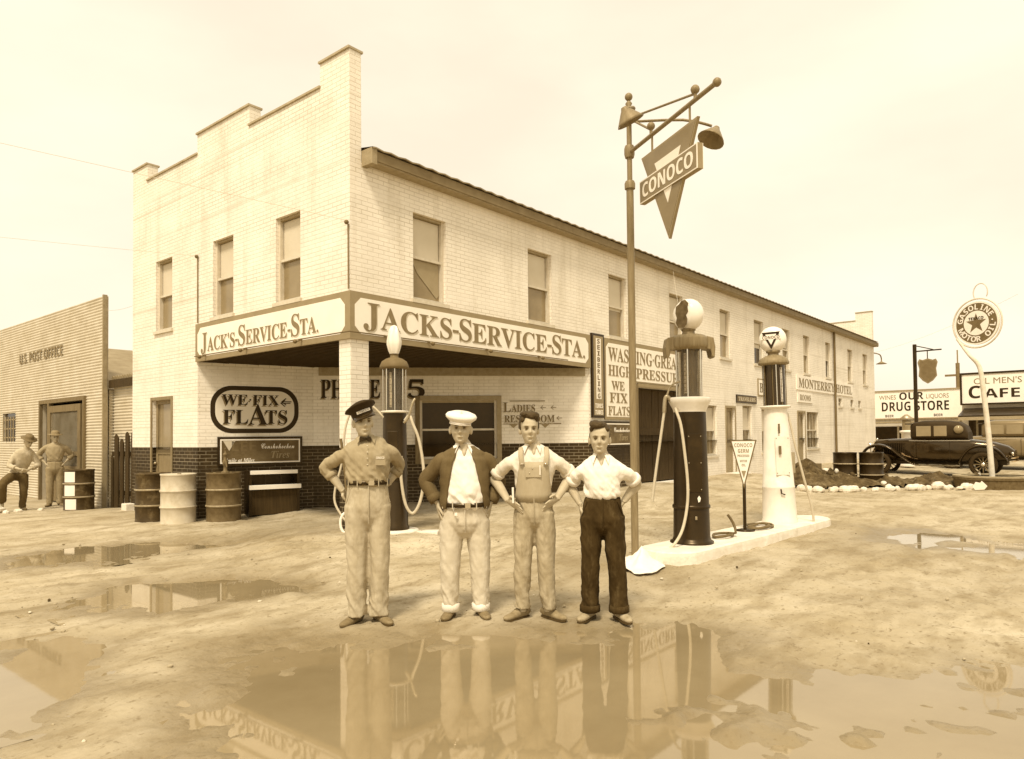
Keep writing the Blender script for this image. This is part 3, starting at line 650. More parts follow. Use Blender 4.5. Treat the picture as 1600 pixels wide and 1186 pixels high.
# lamp brackets along the fascia edge
b = MB()
for y in (12.6, 11.2, 9.6): b.tube([(XF-.04, y, ZS+.1), (XF-.14, y, ZS+.06)], .018, M_metal, 8); b.sphere((XF-.16, y, ZS+.055), .035, M_mid, 10)
for x in (7.1, 8.0, 9.4, 10.9): b.tube([(x, YS-.04, ZS+.1), (x, YS-.14, ZS+.06)], .018, M_metal, 8); b.sphere((x, YS-.16, ZS+.055), .035, M_mid, 10)
b.tube([(XF-.10, 12.9, ZS+.09), (XF-.10, YS-.1, ZS+.09)], .01, M_mid, 6); b.tube([(XF-.1, YS-.1, ZS+.09), (11.8, YS-.1, ZS+.09)], .01, M_mid, 6)
b.build('lamp_bracket', sg)
# tall tyre sign
sg = thing('tire_sign', 'tall narrow vertical sign spelling SEIBERLING TIRES beside the porch', 'sign', (12.76, YS, 1.93))
b = MB(); b.slab((12.76, YS, 1.93), UX, UZ, -UY, 0, .47, 0, 1.80, .0, .05, M_dark); b.slab((12.76, YS, 1.93), UX, UZ, -UY, .05, .42, .05, 1.75, .05, .054, M_tan); b.slab((12.76, YS, 1.93), UX, UZ, -UY, .14, .33, .4, 1.70, .054, .057, M_cream); b.build('signboard', sg)
b = MB(); zz = 1.93+1.59
for c in 'SEIBERLING': b.text(c, (12.76+.235, YS-.058, zz), UX, UZ, M_mid, .095, .10, .003, 'sansb', 'c'); zz -= .130
for t_, z_ in (('TIRES', 2.14), ('TUBES', 2.0)): b.text(t_, (12.76+.235, YS-.055, z_), UX, UZ, M_cream, .09, .30, .003, 'sansb', 'c')
b.build('lettering', sg)
sg = thing('washing_sign', 'big white sign reading WASHING GREASING HIGH PRESSURE, WE FIX FLATS around the garage door', 'sign', (13.27, YS, 1.93))
b = MB(); OW = Vector((13.27, YS, 0)); b.prism([(0, 1.90), (1.14, 1.90), (1.14, 2.77), (4.5, 2.77), (4.5, 3.68), (0, 3.68)], OW, UX, UZ, -UY, 0, .032, M_tan)
b.prism([(.06, 1.96), (1.10, 1.96), (1.10, 2.80), (4.44, 2.80), (4.44, 3.58), (.16, 3.58), (.06, 3.48)], OW, UX, UZ, -UY, .032, .036, M_cream); b.build('signboard', sg)
b = MB(); T = lambda t_, x, z, h, w_: (b.text(t_, OW+UX*(x+.015)+UZ*(z-.02)-UY*.0365, UX, UZ, M_shade, h, w_, .002), b.text(t_, OW+UX*x+UZ*z-UY*.037, UX, UZ, M_letter, h, w_, .004))
T('WASHING·GREASING', .14, 3.20, .30, 4.2); T('HIGH', .14, 2.87, .24, 1.0); T('PRESSURE', 1.34, 2.87, .24, 2.4); T('WE', .26, 2.56, .20, .55); T('FIX', .18, 2.28, .22, .75); T('FLATS', .12, 2.00, .20, .92)
b.build('lettering', sg)
def lee(O, u, n, w_, h_, label):
    O = Vector(O); s_ = thing('tire_sign', label, 'sign', O); b = MB(); n = Vector(n)
    b.slab(O, u, UZ, n, 0, w_, 0, h_, 0, .04, M_dark); q = .045
    for a in ((q, w_-q, q, q+.025), (q, w_-q, h_-q-.025, h_-q), (q, q+.025, q+.025, h_-q-.025), (w_-q-.025, w_-q, q+.025, h_-q-.025)): b.slab(O, u, UZ, n, *a, .04, .044, M_cream)
    b.slab(O, u, UZ, n, q+.025, w_-q-.025, q+.025, h_-q-.025, .04, .042, mat('faded_sign_enamel', .12, .5, .45, 3, stain=.5, stain_v=.22)); b.build('signboard', s_)
    b = MB(); P = O+n*.0425
    b.text('LEE', P+u*(w_*.16)+UZ*(h_*.50), u, UZ, M_mid, h_*.34, w_*.28, .003, 'sansb'); b.text('Conshohocken', P+u*(w_*.50)+UZ*(h_*.58), u, UZ, M_cream, h_*.20, w_*.40, .003, 'script')
    b.text('Tires', P+u*(w_*.62)+UZ*(h_*.24), u, UZ, M_tan, h_*.26, w_*.22, .003, 'ital'); b.text('Smile at Miles', P+u*(w_*.08)+UZ*(h_*.12), u, UZ, M_cream, h_*.14, w_*.34, .003, 'ital')
    b.prism([(w_*.06, h_*.86), (w_*.20, h_*.86), (w_*.13, h_*.52)], P, u, UZ, n, 0, .003, M_shade)
    b.build('lettering', s_); return s_
lee(O1+u1*.34+UZ*1.04+n1*.004, u1, n1, 1.58, .55, 'dark framed tire sign under the WE FIX FLATS lettering, above the bench and drums')
lee((12.74, YS-.004, 1.30), UX, -UY, 1.72, .56, 'dark framed tire sign low on the wall behind the shortest young man')
# painted letters straight on the porch walls
b = MB(); fx0, fx1, fz0, fz1 = .22, 1.86, 1.66, 2.56; W_, H_ = fx1-fx0, fz1-fz0
def stadium(x0, x1, z0, z1, r, k=10):
    pts = []
    for cx, cz, a0 in ((x1-r, z1-r, 0), (x0+r, z1-r, 90), (x0+r, z0+r, 180), (x1-r, z0+r, 270)): pts += [(cx+r*cos(R_(a0+90*i/k)), cz+r*sin(R_(a0+90*i/k))) for i in range(k+1)]
    return pts
b.prism(stadium(fx0, fx1, fz0, fz1, .38), O1, u1, UZ, n1, .002, .004, M_black); b.prism(stadium(fx0+.085, fx1-.085, fz0+.085, fz1-.085, .31), O1, u1, UZ, n1, .004, .006, mat('bare_wall_paint', .70, .9, .06, 3))
def T1(t_, x, z, h, w_, O=O1, u=u1, n=n1, m=M_black, sh=M_letter): (b.text(t_, O+u*(x-.02)+UZ*(z-.03)+n*.0062, u, UZ, sh, h, w_, .002), b.text(t_, O+u*x+UZ*z+n*.0072, u, UZ, m, h, w_, .003))
T1('WE·FIX', fx0+.20, 2.20, .20, 1.06); T1('FL', fx0+.22, 1.84, .27, .46); T1('A', fx0+.68, 1.82, .40, .36); T1('TS', fx0+1.00, 1.84, .27, .42)
T1('←', fx1-.34, 2.2, .16, .2, sh=M_black)
b.build('wall_lettering', bld)
b = MB(); T1('PHONE', .14, 2.36, .38, 1.18, O2, u2, n2); T1('5', 1.45, 2.40, .33, .26, O2, u2, n2); T1('5', 1.88, 2.36, .37, .34, O2, u2, n2)
T1('L', 3.84, 2.06, .20, .16, O2, u2, n2, M_mid, M_shade); T1('ADIES', 4.01, 2.06, .15, .50, O2, u2, n2, M_mid, M_shade); T1('REST ROOM', 3.86, 1.84, .15, 1.06, O2, u2, n2, M_mid, M_shade)
for x_, z_ in ((4.62, 2.10), (4.84, 2.10), (4.96, 1.88)): b.text('←', O2+u2*x_+UZ*z_+n2*.007, u2, UZ, M_letter, .10, .12, .002)
for z_, a0, a1 in ((2.275, 3.98, 4.72), (1.80, 3.84, 5.06)): b.slab(O2, u2, UZ, n2, a0, a1, z_, z_+.02, .003, .006, M_letter)
for x_ in (4.05, 4.72): b.prism([(x_-.09, 1.798), (x_+.09, 1.798), (x_, 1.72)], O2, u2, UZ, n2, .003, .006, M_tan)
b.build('wall_lettering', bld)
# hotel boards further along
def flatsign(name, label, O, u, n, w_, h_, lines, m_f=M_cream, m_t=M_letter, border=None, t=.03, font='serif'):
    O = Vector(O); s_ = thing(name, label, 'sign', O); b = MB(); n = Vector(n); b.slab(O, u, UZ, n, 0, w_, 0, h_, 0, t, border or m_f)
    if border: b.slab(O, u, UZ, n, .04, w_-.04, .04, h_-.04, t, t+.003, m_f)
    b.build('signboard', s_); b = MB()
    for t_, x, z, h, ww in lines: b.text(t_, O+n*(t+.004)+u*x+UZ*z, u, UZ, m_t, h, ww, .004, font)
    b.build('lettering', s_); return s_
flatsign('hotel_sign', 'long white board reading MONTERREY HOTEL on the far part of the side wall', (25.75, YS, 3.12), UX, -UY, 7.2, .52, [('MONTERREY-HOTEL', .2, .09, .34, 6.8)])
flatsign('hotel_sign', 'small white board hung below the left end of the MONTERREY HOTEL board', (25.85, YS, 2.68), UX, -UY, 1.6, .36, [('ROOMS', .2, .08, .2, 1.2)], m_t=M_tan)
flatsign('wall_sign', 'small dark wall sign over the door behind the black pump', (20.45, YS, 2.49), UX, -UY, 1.55, .24, [('TRAVELERS', .12, .06, .12, 1.3)], M_mid, M_shade, border=M_dark)
flatsign('wall_sign', 'small pale wall sign half hidden behind the white gasoline pump', (22.15, YS, 2.75), UX, -UY, .5, .55, [('B', .1, .12, .3, .3)], M_cream, M_mid, border=M_tan)
# iron bench/cooler under the tyre sign: a drink chest with pale lids
ch = thing('drink_cooler', 'dark slatted drink chest with two white boards against the porch wall', 'cooler', O1+u1*1.28+UZ*.12)
b = MB(); q = lambda a, c, z0, z1, d0, d1, m: b.slab(O1, u1, UZ, n1, a, c, z0, z1, d0, d1, m)
q(.82, 1.76, .12, .60, .02, .42, M_wood); q(.82, .87, .06, .95, .02, .44, M_dark); q(1.71, 1.76, .06, .95, .02, .44, M_dark); q(.87, 1.71, .62, .92, .02, .07, M_dark)
for a in (1.12, 1.42): q(a, a+.025, .66, .90, .3, .33, M_dark)
b.build('cabinet', ch, bevel=.006)
b = MB(); q(.84, 1.72, .88, .95, .33, .445, M_cream); b.build('board', ch, bevel=.004); b = MB(); q(.82, 1.77, .60, .68, .40, .50, M_cream); b.build('board', ch, bevel=.004)
bp = thing('hand_pump', 'small dark hand pump standing on the rusty drum below the tire sign', 'pump', O1+u1*.45+n1*.30+UZ*1.0)

# ------------------------------------------------------------------ corrugated iron post office
PY0, PY1, PZT = 17.30, 28.5, 4.80
po = thing('post_office', 'corrugated iron post office with false front at the left edge', 'building', (XF, PY0, 0))
def corr(b, O, u, n, ua, ub, za, zb, m=M_iron, pitch=.068, amp=.011, vertical=False):
    O, u, n = Vector(O), Vector(u), Vector(n); rows = max(2, int((zb-za)/pitch*4)); vs = []
    for i in range(rows+1):
        z = za+(zb-za)*i/rows; k = amp*sin(2*pi*z/pitch)
        vs += [O+u*ua+UZ*z+n*k, O+u*ub+UZ*z+n*k]
    fs = [(2*i, 2*i+1, 2*i+3, 2*i+2) for i in range(rows)]
    if u.cross(UZ).dot(n) < 0: fs = [tuple(reversed(f)) for f in fs]
    b.add(vs, fs, m, True)
b = MB(); PD = (18.35, 21.2, .0, 2.5); PW = (23.3, 24.4, 1.55, 2.35)
for a, c, z0, z1 in ((PY0, PD[0], -.2, PZT), (PD[0], PD[1], PD[3], PZT), (PD[1], PW[0], -.2, PZT), (PW[0], PW[1], -.2, PW[2]), (PW[0], PW[1], PW[3], PZT), (PW[1], PY1, -.2, PZT)): corr(b, (XF, 0, 0), UY, -UX, a, c, z0, z1)
b.box(XF+.015, XF+.10, PY0, PD[0], -.2, PZT, M_iron); b.box(XF+.015, XF+.10, PD[0], PD[1], PD[3], PZT, M_iron); b.box(XF+.015, XF+.10, PD[1], PW[0], -.2, PZT, M_iron)
b.box(XF+.015, XF+.10, PW[0], PW[1], -.2, PW[2], M_iron); b.box(XF+.015, XF+.10, PW[0], PW[1], PW[3], PZT, M_iron); b.box(XF+.015, XF+.10, PW[1], PY1, -.2, PZT, M_iron)
b.box(XF-.03, XF+.06, PY0-.05, PY0-.002, -.1, PZT+.02, M_trim)
corr(b, (0, PY0+.02, 0), UX, -UY, XF+.13, 15, -.2, 2.7)
b.box(XF+.2, 15, PY0+.04, PY0+.1, -.2, 2.7, M_iron); b.box(15, 15.1, PY0, PY1, -.2, 2.7, M_iron); b.box(XF+.1, 15, PY1-.1, PY1, -.2, 2.7, M_iron)
b.build('wall', po)
b = MB(); b.prism([(PY0-.02, 2.7), (PY1+.1, 2.7), ((PY0+PY1)/2, 4.3)], (XF+.11, 0, 0), UY, UZ, UX, 0, 8.6, M_roof); b.build('roof', po)
b = MB(); b.text('U.S. POST OFFICE', (XF-.016, 22.95, 3.66), -UY, UZ, M_letter, .26, 3.2, .004, 'sansb'); b.build('lettering', po)
b = MB()
for a, c, z0, z1 in ((PD[0]-.08, PD[0], 0, 2.6), (PD[1], PD[1]+.08, 0, 2.6), (PD[0], PD[1], 2.5, 2.6), (20.55, 20.66, 0, 2.5)): b.box(XF-.06, XF+.05, a+.001, c-.001, z0, z1, M_woodm)
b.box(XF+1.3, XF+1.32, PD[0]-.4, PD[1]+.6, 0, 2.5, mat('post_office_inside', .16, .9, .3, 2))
df = b.build('door_frame', po)
b = MB(); y0, y1 = PD[0]+.05, 20.5
for a, c, z0, z1 in ((y0, y0+.16, .08, 2.42), (y1-.16, y1, .08, 2.42), (y0+.16, y1-.16, 2.26, 2.42), (y0+.16, y1-.16, 1.20, 1.30), (y0+.16, y1-.16, .86, .95), (y0+.16, y1-.16, .08, .30)): b.box(XF-.09, XF-.04, a, c, z0, z1, M_woodm)
b.box(XF-.075, XF-.055, y0+.16, y1-.16, .30, .86, M_woodm); sd = b.build('screen_door', po)
M_mesh = mat('screen_mesh', .42, .8, .3, 3); M_mesh.node_tree.nodes['Principled BSDF'].inputs['Alpha'].default_value = .22
b = MB(); b.box(XF-.066, XF-.064, y0+.16, y1-.16, 1.30, 2.26, M_mesh); b.box(XF-.066, XF-.064, y0+.16, y1-.16, .95, 1.2, M_mesh); b.build('screen', sd)
b = MB(); b.box(XF+.06, XF+.08, PW[0], PW[1], PW[2], PW[3], M_paned)
for k in range(5): y = PW[0]+.1+k*.22; b.box(XF-.03, XF-.01, y, y+.03, PW[2], PW[3]-.1, M_trim)
for k in range(3): z = PW[2]+.1+k*.25; b.box(XF-.008, XF+.01, PW[0]+.02, PW[1]-.02, z, z+.03, M_trim)
b.build('window', po)
cs = thing('link_shed', 'low corrugated iron shed wall filling the gap between post office and hotel', 'shed', (6.72, 16.5, 0))
b = MB(); corr(b, (6.72, 0, 0), UY, -UX, YL+.01, PY0-.01, -.2, 2.92); b.box(6.735, 6.82, YL+.01, PY0-.01, -.2, 2.92, M_iron); b.build('wall', cs)
b = MB()
for k in range(11): y = YL+.02+k*.129; b.tube([(6.64, y+.06, 2.93), (10.5, y+.06, 3.3)], .062, M_roof, 8)
b.box(6.60, 6.62, YL+.01, PY0-.02, 2.72, 2.9, M_wood); b.build('roof', cs)
fn = thing('picket_fence', 'few rough dark fence boards standing between post office and hotel', 'fence', (6.64, 16.5, .08))
b = MB()
for y, w_, h_ in ((15.98, .2, 1.72), (16.30, .17, 1.70), (16.58, .15, 1.55), (16.86, .2, 1.66), (17.08, .1, 1.2)):
    b.prism([(y-w_/2, .0), (y+w_/2, .0), (y+w_/2, h_-.03), (y+w_*.1, h_+.03), (y-w_/2, h_-.06)], (6.64, 0, 0), UY, UZ, -UX, random.uniform(0, .02), .04, M_wood)
b.box(6.645, 6.69, 15.85, 17.2, 1.2, 1.3, M_wood); b.box(6.645, 6.69, 15.85, 17.2, .35, .45, M_wood); b.build('boards', fn)

# ------------------------------------------------------------------ drums
M_hoop = mat('worn_hoop_metal', .33, .5, .35, 12)
def drum(label, x, y, m, z=None, top=True, rot=0, tilt=0, group='oil drums', patch=None):
    z = gz(x, y)-.015 if z is None else z
    t = thing('oil_drum', label, 'drum', (x, y, z), rot, group, local=True)
    r = .29; p = [(r, 0), (r+.008, .006), (r+.008, .02), (r, .03)]
    for c in (.30, .585): p += [(r, c-.03), (r+.013, c-.01), (r+.013, c+.01), (r, c+.03)]
    p += [(r, .85), (r+.010, .86), (r+.010, .885), (r-.012, .885), (r-.014, .862)]
    b = MB(); b.lathe(p+[(0.001, .862)] if top else p+[(r-.02, .05), (.001, .05)], m, seg=36, cap=False)
    if patch:
        for a0, a1, z0, z1 in patch:
            n_ = 10; vs = [(r*1.004*cos(a0+(a1-a0)*i/n_)+0, r*1.004*sin(a0+(a1-a0)*i/n_), z) for i in range(n_+1) for z in (z0, z1)]
            b.add(vs, [(2*i, 2*i+2, 2*i+3, 2*i+1) for i in range(n_)], M_cream, True)
    for c in (.30, .585): b.lathe([(r+.010, c-.016), (r+.018, c-.008), (r+.018, c+.008), (r+.010, c+.016)], M_hoop if m is not M_drumw else M_drumw, seg=36, cap=False)
    b.build('body', t)
    if top:
        b = MB(); b.lathe([(.035, 0), (.035, .018), (.0, .018)], M_mid, (.17, .06, .863), 10); b.lathe([(.02, 0), (.02, .014), (0, .014)], M_mid, (-.18, -.02, .863), 8); b.build('bung', t)
    return t
drum('pale painted oil drum, lightest of the row by the hotel corner', 6.05, 12.78, M_drumw, rot=.7)
drum('dark oil drum left of and behind the pale drum', 5.93, 13.52, M_rust, rot=.2)
drum('rusty brown oil drum right of the pale drum', 6.58, 12.18, mat('brown_drum_rust', .12, .6, .5, 5, stain=.8, stain_v=.07, stain_scale=3), rot=1.7)
drum('dark oil drum with white painted patches in front of the screen door', 5.97, 17.16, M_rust, rot=0, patch=[(R_(185), R_(235), .33, .555), (R_(185), R_(235), .62, .84), (R_(190), R_(240), .04, .26)])
rv = Vector((sin(R_(4)), -cos(R_(4)), 0))
drum('dark open topped drum on the rubble strip, nearer the hotel', 20.4, 5.45, M_dark, .16, top=False, group='drums by the rubble strip')
drum('dark drum on the rubble strip, beside the front fender of the coupe', 20.55, 4.84, M_dark, .16, group='drums by the rubble strip')
b = MB(); hx = O1+u1*.45+n1*.30
hp0 = Vector((6.62, 12.2, gz(6.58, 12.18)+.872-.015))
bp.location = hp0
b.lathe([(.07, 0), (.07, .02), (.035, .04), (.03, .12), (.05, .15), (.05, .22), (.03, .24), (.03, .30), (.045, .32), (.045, .34), (.012, .36), (.01, .42), (.02, .43), (.0, .45)], M_mid, hp0, 14); b.tube([hp0+Vector((0, 0, .22)), hp0+Vector((-.05, -.12, .2)), hp0+Vector((-.05, -.14, .1))], .014, M_mid, 8); b.build('body', bp)
cb = MB(); cb.box(6.28, 6.46, 15.55, 15.78, -.05, .24, M_whitec); tag(cb.build('corner_block', origin=(6.37, 15.66, .0), bevel=.015), 'pale concrete block at the foot of the hotel corner', 'block')

# ------------------------------------------------------------------ pump island, pumps
RT, TC = Vector((sin(yaw), -cos(yaw), 0)), Vector((-cos(yaw), -sin(yaw), 0))      # along the pavement edge, towards the street
b = MB(); c0, c1 = Vector((7.48, 3.86, 0)), Vector((11.35, 3.62, 0)); du = (c1-c0).normalized(); dv = Vector((-du.y, du.x, 0)); Rw = .36; pts = []
for cc, a0 in ((c1, -90), (c0, 90)): pts += [cc + du*(Rw*cos(R_(a0+180*i/14))) + dv*(Rw*sin(R_(a0+180*i/14))) for i in range(15)]
lay = [(0, -.12, 1.03), (0, .02, 1.03), (0, .20, 1.0), (0, .235, .985), (0, .25, .93)]; vs = []; cen = (c0+c1)/2
def inset(p, k):
    q = p-cen; a = q.dot(du); b_ = q.dot(dv); L2 = (c1-c0).length/2; e = max(-L2, min(L2, a)); return cen+du*(e+(a-e)*k)+dv*(b_*k)
for _, z, k in lay:
    for i, p in enumerate(pts):
        q = inset(p, k); j = .012*float(vnoise(np.array([p.x*3]), np.array([p.y*3]), z*3)[0]); vs.append((q.x+j, q.y+j, z + (.012*float(vnoise(np.array([p.x*2.2]), np.array([p.y*2]), 1.5)[0]) if z > .1 else 0)))
NP_ = len(pts); fs = [(i*NP_+j, i*NP_+(j+1) % NP_, (i+1)*NP_+(j+1) % NP_, (i+1)*NP_+j) for i in range(len(lay)-1) for j in range(NP_)]; fs.append(tuple(range(4*NP_, 5*NP_)))
b.add(vs, fs, M_whitec, False); tag(b.build('pump_island', origin=(9.4, 3.74, 0)), 'long low whitewashed concrete island carrying the gasoline pumps', 'island')
def rods(b, r, z0, z1, n_, rr, m, ph=0):
    for i in range(n_): a = ph+2*pi*i/n_; b.tube([(r*cos(a), r*sin(a), z0), (r*cos(a), r*sin(a), z1)], rr, m, 8)
def loc_path(lst): return [RT*a + TC*t_ + UZ*z for a, z, t_ in lst]
# -- tall black pump
p2 = thing('gasoline_pump', 'tall black gasoline pump with clear glass cylinder and a broken faced white globe', 'gasoline pump', (7.965, 3.86, .245), group='visible gasoline pumps', local=True)
b = MB(); b.lathe([(.255, 0), (.255, .03), (.225, .045), (.215, .08), (.20, .8), (.188, 1.56)], M_dark, seg=28); b.lathe([(.219, .42), (.222, .43), (.222, .45), (.215, .46)], M_dark, seg=28, cap=False)
b.build('column', p2)
b = MB(); b.lathe([(.19, 1.56), (.20, 1.60), (.235, 1.665), (.245, 1.69), (.245, 1.72), (.235, 1.735), (.15, 1.735)], M_white, seg=28); b.build('ledge', p2)
b = MB(); b.lathe([(.14, 1.737), (.14, 2.32)], M_glass, seg=28, cap=False); b.build('glass_cylinder', p2)
b = MB(); b.lathe([(.085, 1.737), (.085, 2.3)], M_fuelm, seg=20); b.tube([(.03, -.1, 1.74), (.03, -.1, 2.3)], .014, M_chrome, 8); b.build('gauge_column', p2)
b = MB(); rods(b, .162, 1.735, 2.32, 6, .009, M_chrome, .35); b.build('guard_rods', p2)
b = MB(); b.lathe([(.17, 2.30), (.22, 2.32), (.23, 2.35), (.225, 2.44), (.19, 2.475), (.08, 2.49), (.07, 2.53), (.085, 2.535), (.085, 2.56)], M_pole, seg=28)
for s_ in (-1, 1):
    e = RT*s_; b.prism([(.17, 2.31), (.235, 2.30), (.25, 2.22), (.285, 2.20), (.295, 2.33), (.275, 2.44), (.19, 2.46)], (0, 0, 0), e, UZ, TC, -.10, .10, M_pole)
b.build('canopy', p2, bevel=.012)
def globe(parent, c, r, face, emblem, thick=.74):
    ax = face.normalized(); b = MB(); q = Vector((0, 0, 1)).rotation_difference(ax); prof = []
    for i in range(17):
        a = -pi/2+pi*i/16; z = r*thick*max(-.86, min(.86, sin(a)/.95)); prof.append((max(r*cos(a), .0005) if abs(sin(a)) < .9 else r*cos(a), z))
    b.lathe(prof, M_globe, c, 30, ax, cap=False)
    g_ = b.build('globe', parent); b = MB(); u_ = UZ.cross(ax).normalized(); v_ = ax.cross(u_); F = Vector(c)+ax*(r*thick*.86+.002)
    emblem(b, F, u_, v_, ax, r); b.build('emblem', g_); return g_
def emblem_man(b, F, u, v, n, r): b.prism([(r*x, r*y) for x, y in ((-.28, -.8), (.1, -.86), (.34, -.66), (.4, -.35), (.3, -.1), (.46, .1), (.42, .42), (.5, .6), (.26, .84), (-.02, .80), (-.2, .62), (-.42, .5), (-.46, .1), (-.36, -.2), (-.44, -.5))], F, u, v, n, .0, .004, mat('globe_emblem_paint', .13, .5, .6, 14))
globe(p2, (0, 0, 2.725), .195, -RT*.74+TC*.64, emblem_man)
b = MB(); b.tube(loc_path([(-.19, 1.60, .10), (-.20, 1.55, .2), (-.165, 1.4, .24), (-.13, 1.1, .25), (-.10, .75, .25), (-.11, .48, .26), (-.18, .2, .3), (-.30, .03, .36), (-.42, -.04, .38)]), .017, M_rubber, 10, sub=5); b.build('hose', p2)
b = MB(); b.tube(loc_path([(-.2, 1.66, .02), (-.27, 1.75, .02), (-.30, 1.70, .02), (-.31, 1.56, .02)]), .024, M_metal, 8, sub=4); b.tube(loc_path([(-.31, 1.56, .02), (-.35, 1.3, .02), (-.42, .85, .02), (-.47, .5, .02)]), .017, M_rubber, 10, sub=4); b.tube(loc_path([(-.31, 1.62, .02), (-.24, 1.86, .04), (-.14, 1.92, .1)]), .012, M_metal, 8, sub=3); b.build('nozzle', p2)
# -- white pump
p3 = thing('gasoline_pump', 'white tapered gasoline pump with dark glass cylinder and triangle marked globe', 'gasoline pump', (10.62, 3.75, .245), group='visible gasoline pumps', local=True)
b = MB(); b.lathe([(.25, 0), (.25, .04), (.24, .06), (.225, .5), (.228, .51), (.228, .53), (.22, .54), (.163, 1.66)], M_white, seg=28)
b.slab((0, 0, 0), RT, UZ, TC, .145, .22, .72, 1.02, .06, .10, M_metal); b.build('column', p3)
b = MB(); b.lathe([(.165, 1.66), (.215, 1.68), (.215, 1.705), (.15, 1.71)], M_white, seg=28); b.build('ledge', p3)
b = MB(); b.lathe([(.150, 1.71), (.150, 2.30)], M_fuel, seg=28, cap=False); b.build('glass_cylinder', p3)
b = MB(); rods(b, .160, 1.70, 2.31, 8, .006, M_mid, .2); b.tube([TC*.168-RT*.03+UZ*1.7, TC*.168-RT*.03+UZ*2.3], .009, M_chrome, 8); b.build('guard_rods', p3)
b = MB(); b.lathe([(.17, 2.30), (.215, 2.315), (.22, 2.34), (.19, 2.40), (.12, 2.44), (.08, 2.45), (.075, 2.48), (.1, 2.49), (.1, 2.515), (.06, 2.53)], M_pole, seg=28); b.build('canopy', p3)
def emblem_tri(b, F, u, v, n, r):
    b.prism([(-.66*r, .52*r), (.66*r, .52*r), (0, -.78*r)], F, u, v, n, 0, .003, M_black); b.prism([(-.40*r, .36*r), (.40*r, .36*r), (0, -.44*r)], F, u, v, n, .003, .004, M_globe)
    b.prism([(-.72*r, -.02*r), (.72*r, -.02*r), (.72*r, .24*r), (-.72*r, .24*r)], F, u, v, n, .0045, .0055, M_globe); b.text('CONOCO', F+n*.006-u*(.62*r)+v*(.02*r), u, v, M_mid, .2*r, 1.24*r, .002, 'sansb')
globe(p3, (0, 0, 2.68), .195, -RT*.50+TC*.85, emblem_tri)
b = MB(); b.tube(loc_path([(.15, 1.60, .04), (.19, 1.45, .05), (.25, 1.1, .06), (.36, .6, .06), (.46, .2, .04), (.48, -.06, .02), (.40, -.12, .0)]), .017, M_rubber, 10, sub=5); b.build('hose', p3)
p3.rotation_euler = Matrix.Rotation(R_(1.2), 3, TC).to_euler()      # the white pump leans a little
# -- pump by the porch post
p1 = thing('gasoline_pump', 'dark gasoline pump with flame shaped white globe behind the man in the bow tie', 'gasoline pump', (6.84, 7.88, gz(6.84, 7.88)+.03), group='visible gasoline pumps', local=True)
b = MB(); b.lathe([(.20, 0), (.20, .04), (.185, .06), (.165, 1.66)], M_dark, seg=26); b.build('column', p1)
b = MB(); b.lathe([(.17, 1.66), (.20, 1.67), (.20, 1.69), (.15, 1.695)], M_white, seg=26); b.build('ledge', p1)
b = MB(); b.lathe([(.135, 1.695), (.135, 2.30)], M_glass, seg=26, cap=False); b.build('glass_cylinder', p1)
b = MB(); b.lathe([(.09, 1.695), (.09, 2.28)], M_fuel, seg=18); b.build('gauge_column', p1)
b = MB(); rods(b, .16, 1.68, 2.31, 8, .008, M_chrome, .1); b.build('guard_rods', p1)
b = MB(); b.lathe([(.18, 2.29), (.205, 2.30), (.21, 2.33), (.18, 2.40), (.12, 2.44), (.06, 2.46), (.06, 2.50), (.07, 2.51)], M_mid, seg=26); b.build('canopy', p1)
b = MB(); ns_ = 30; prof = [(.05, 2.49), (.075, 2.55), (.098, 2.64), (.10, 2.70), (.085, 2.78), (.07, 2.84), (.05, 2.88), (.0, 2.90)]; vs = []
for r, z in prof:
    for j in range(ns_): a = 2*pi*j/ns_; k = r*(1+.13*cos(5*a+z*3)); tip = .03*cos(5*a) if z > 2.8 else 0; vs.append((k*cos(a), k*sin(a), z+tip))
b.add(vs, [(i*ns_+j, i*ns_+(j+1) % ns_, (i+1)*ns_+(j+1) % ns_, (i+1)*ns_+j) for i in range(len(prof)-1) for j in range(ns_)], M_globe, True); b.build('globe', p1)
b = MB(); b.tube(loc_path([(.16, 1.55, .1), (.23, 1.62, .12), (.28, 1.5, .14), (.37, 1.25, .14), (.43, .8, .14), (.38, .42, .14), (.27, .24, .14), (.17, .38, .16), (.115, .75, .18), (.12, 1.05, .18)]), .021, M_rubber, 10, sub=5); b.build('hose', p1)
b = MB(); b.tube(loc_path([(-.14, 1.6, .08), (-.34, 1.78, .1), (-.56, 1.72, .12), (-.68, 1.45, .12), (-.72, 1.0, .12), (-.82, .62, .12), (-.83, .4, .12), (-.72, .2, .14), (-.62, .10, .14)]), .016, M_rubber, 10, sub=5); b.tube(loc_path([(-.74, 1.3, .14), (-.68, .8, .14), (-.65, .3, .14)]), .02, M_hosed, 8, sub=4); b.tube(loc_path([(-.66+.09*cos(a*.7), .05+.15*sin(a*.7)+.06, .14) for a in range(10)]), .02, M_cream, 8, sub=2); b.build('hose', p1)
b = MB(); b.tube(loc_path([(.15, 1.52, .12), (.22, 1.60, .14), (.27, 1.78, .14), (.31, 1.86, .12)]), .018, M_metal, 8, sub=3); b.build('nozzle', p1)
b = MB(); z0 = gz(6.84, 7.88); b.lathe([(.34, -.08), (.34, .02), (.32, .033), (.0, .033)], M_whitec, (6.84, 7.88, z0), 26); b.slab((6.84, 7.88, z0-.06), RT, UZ, TC, .1, .62, 0, .07, -.1, .14, M_whitec); tag(b.build('concrete_pad', origin=(6.84, 7.88, z0), bevel=.01), 'small whitewashed concrete pad under the pump by the porch post', 'pad')
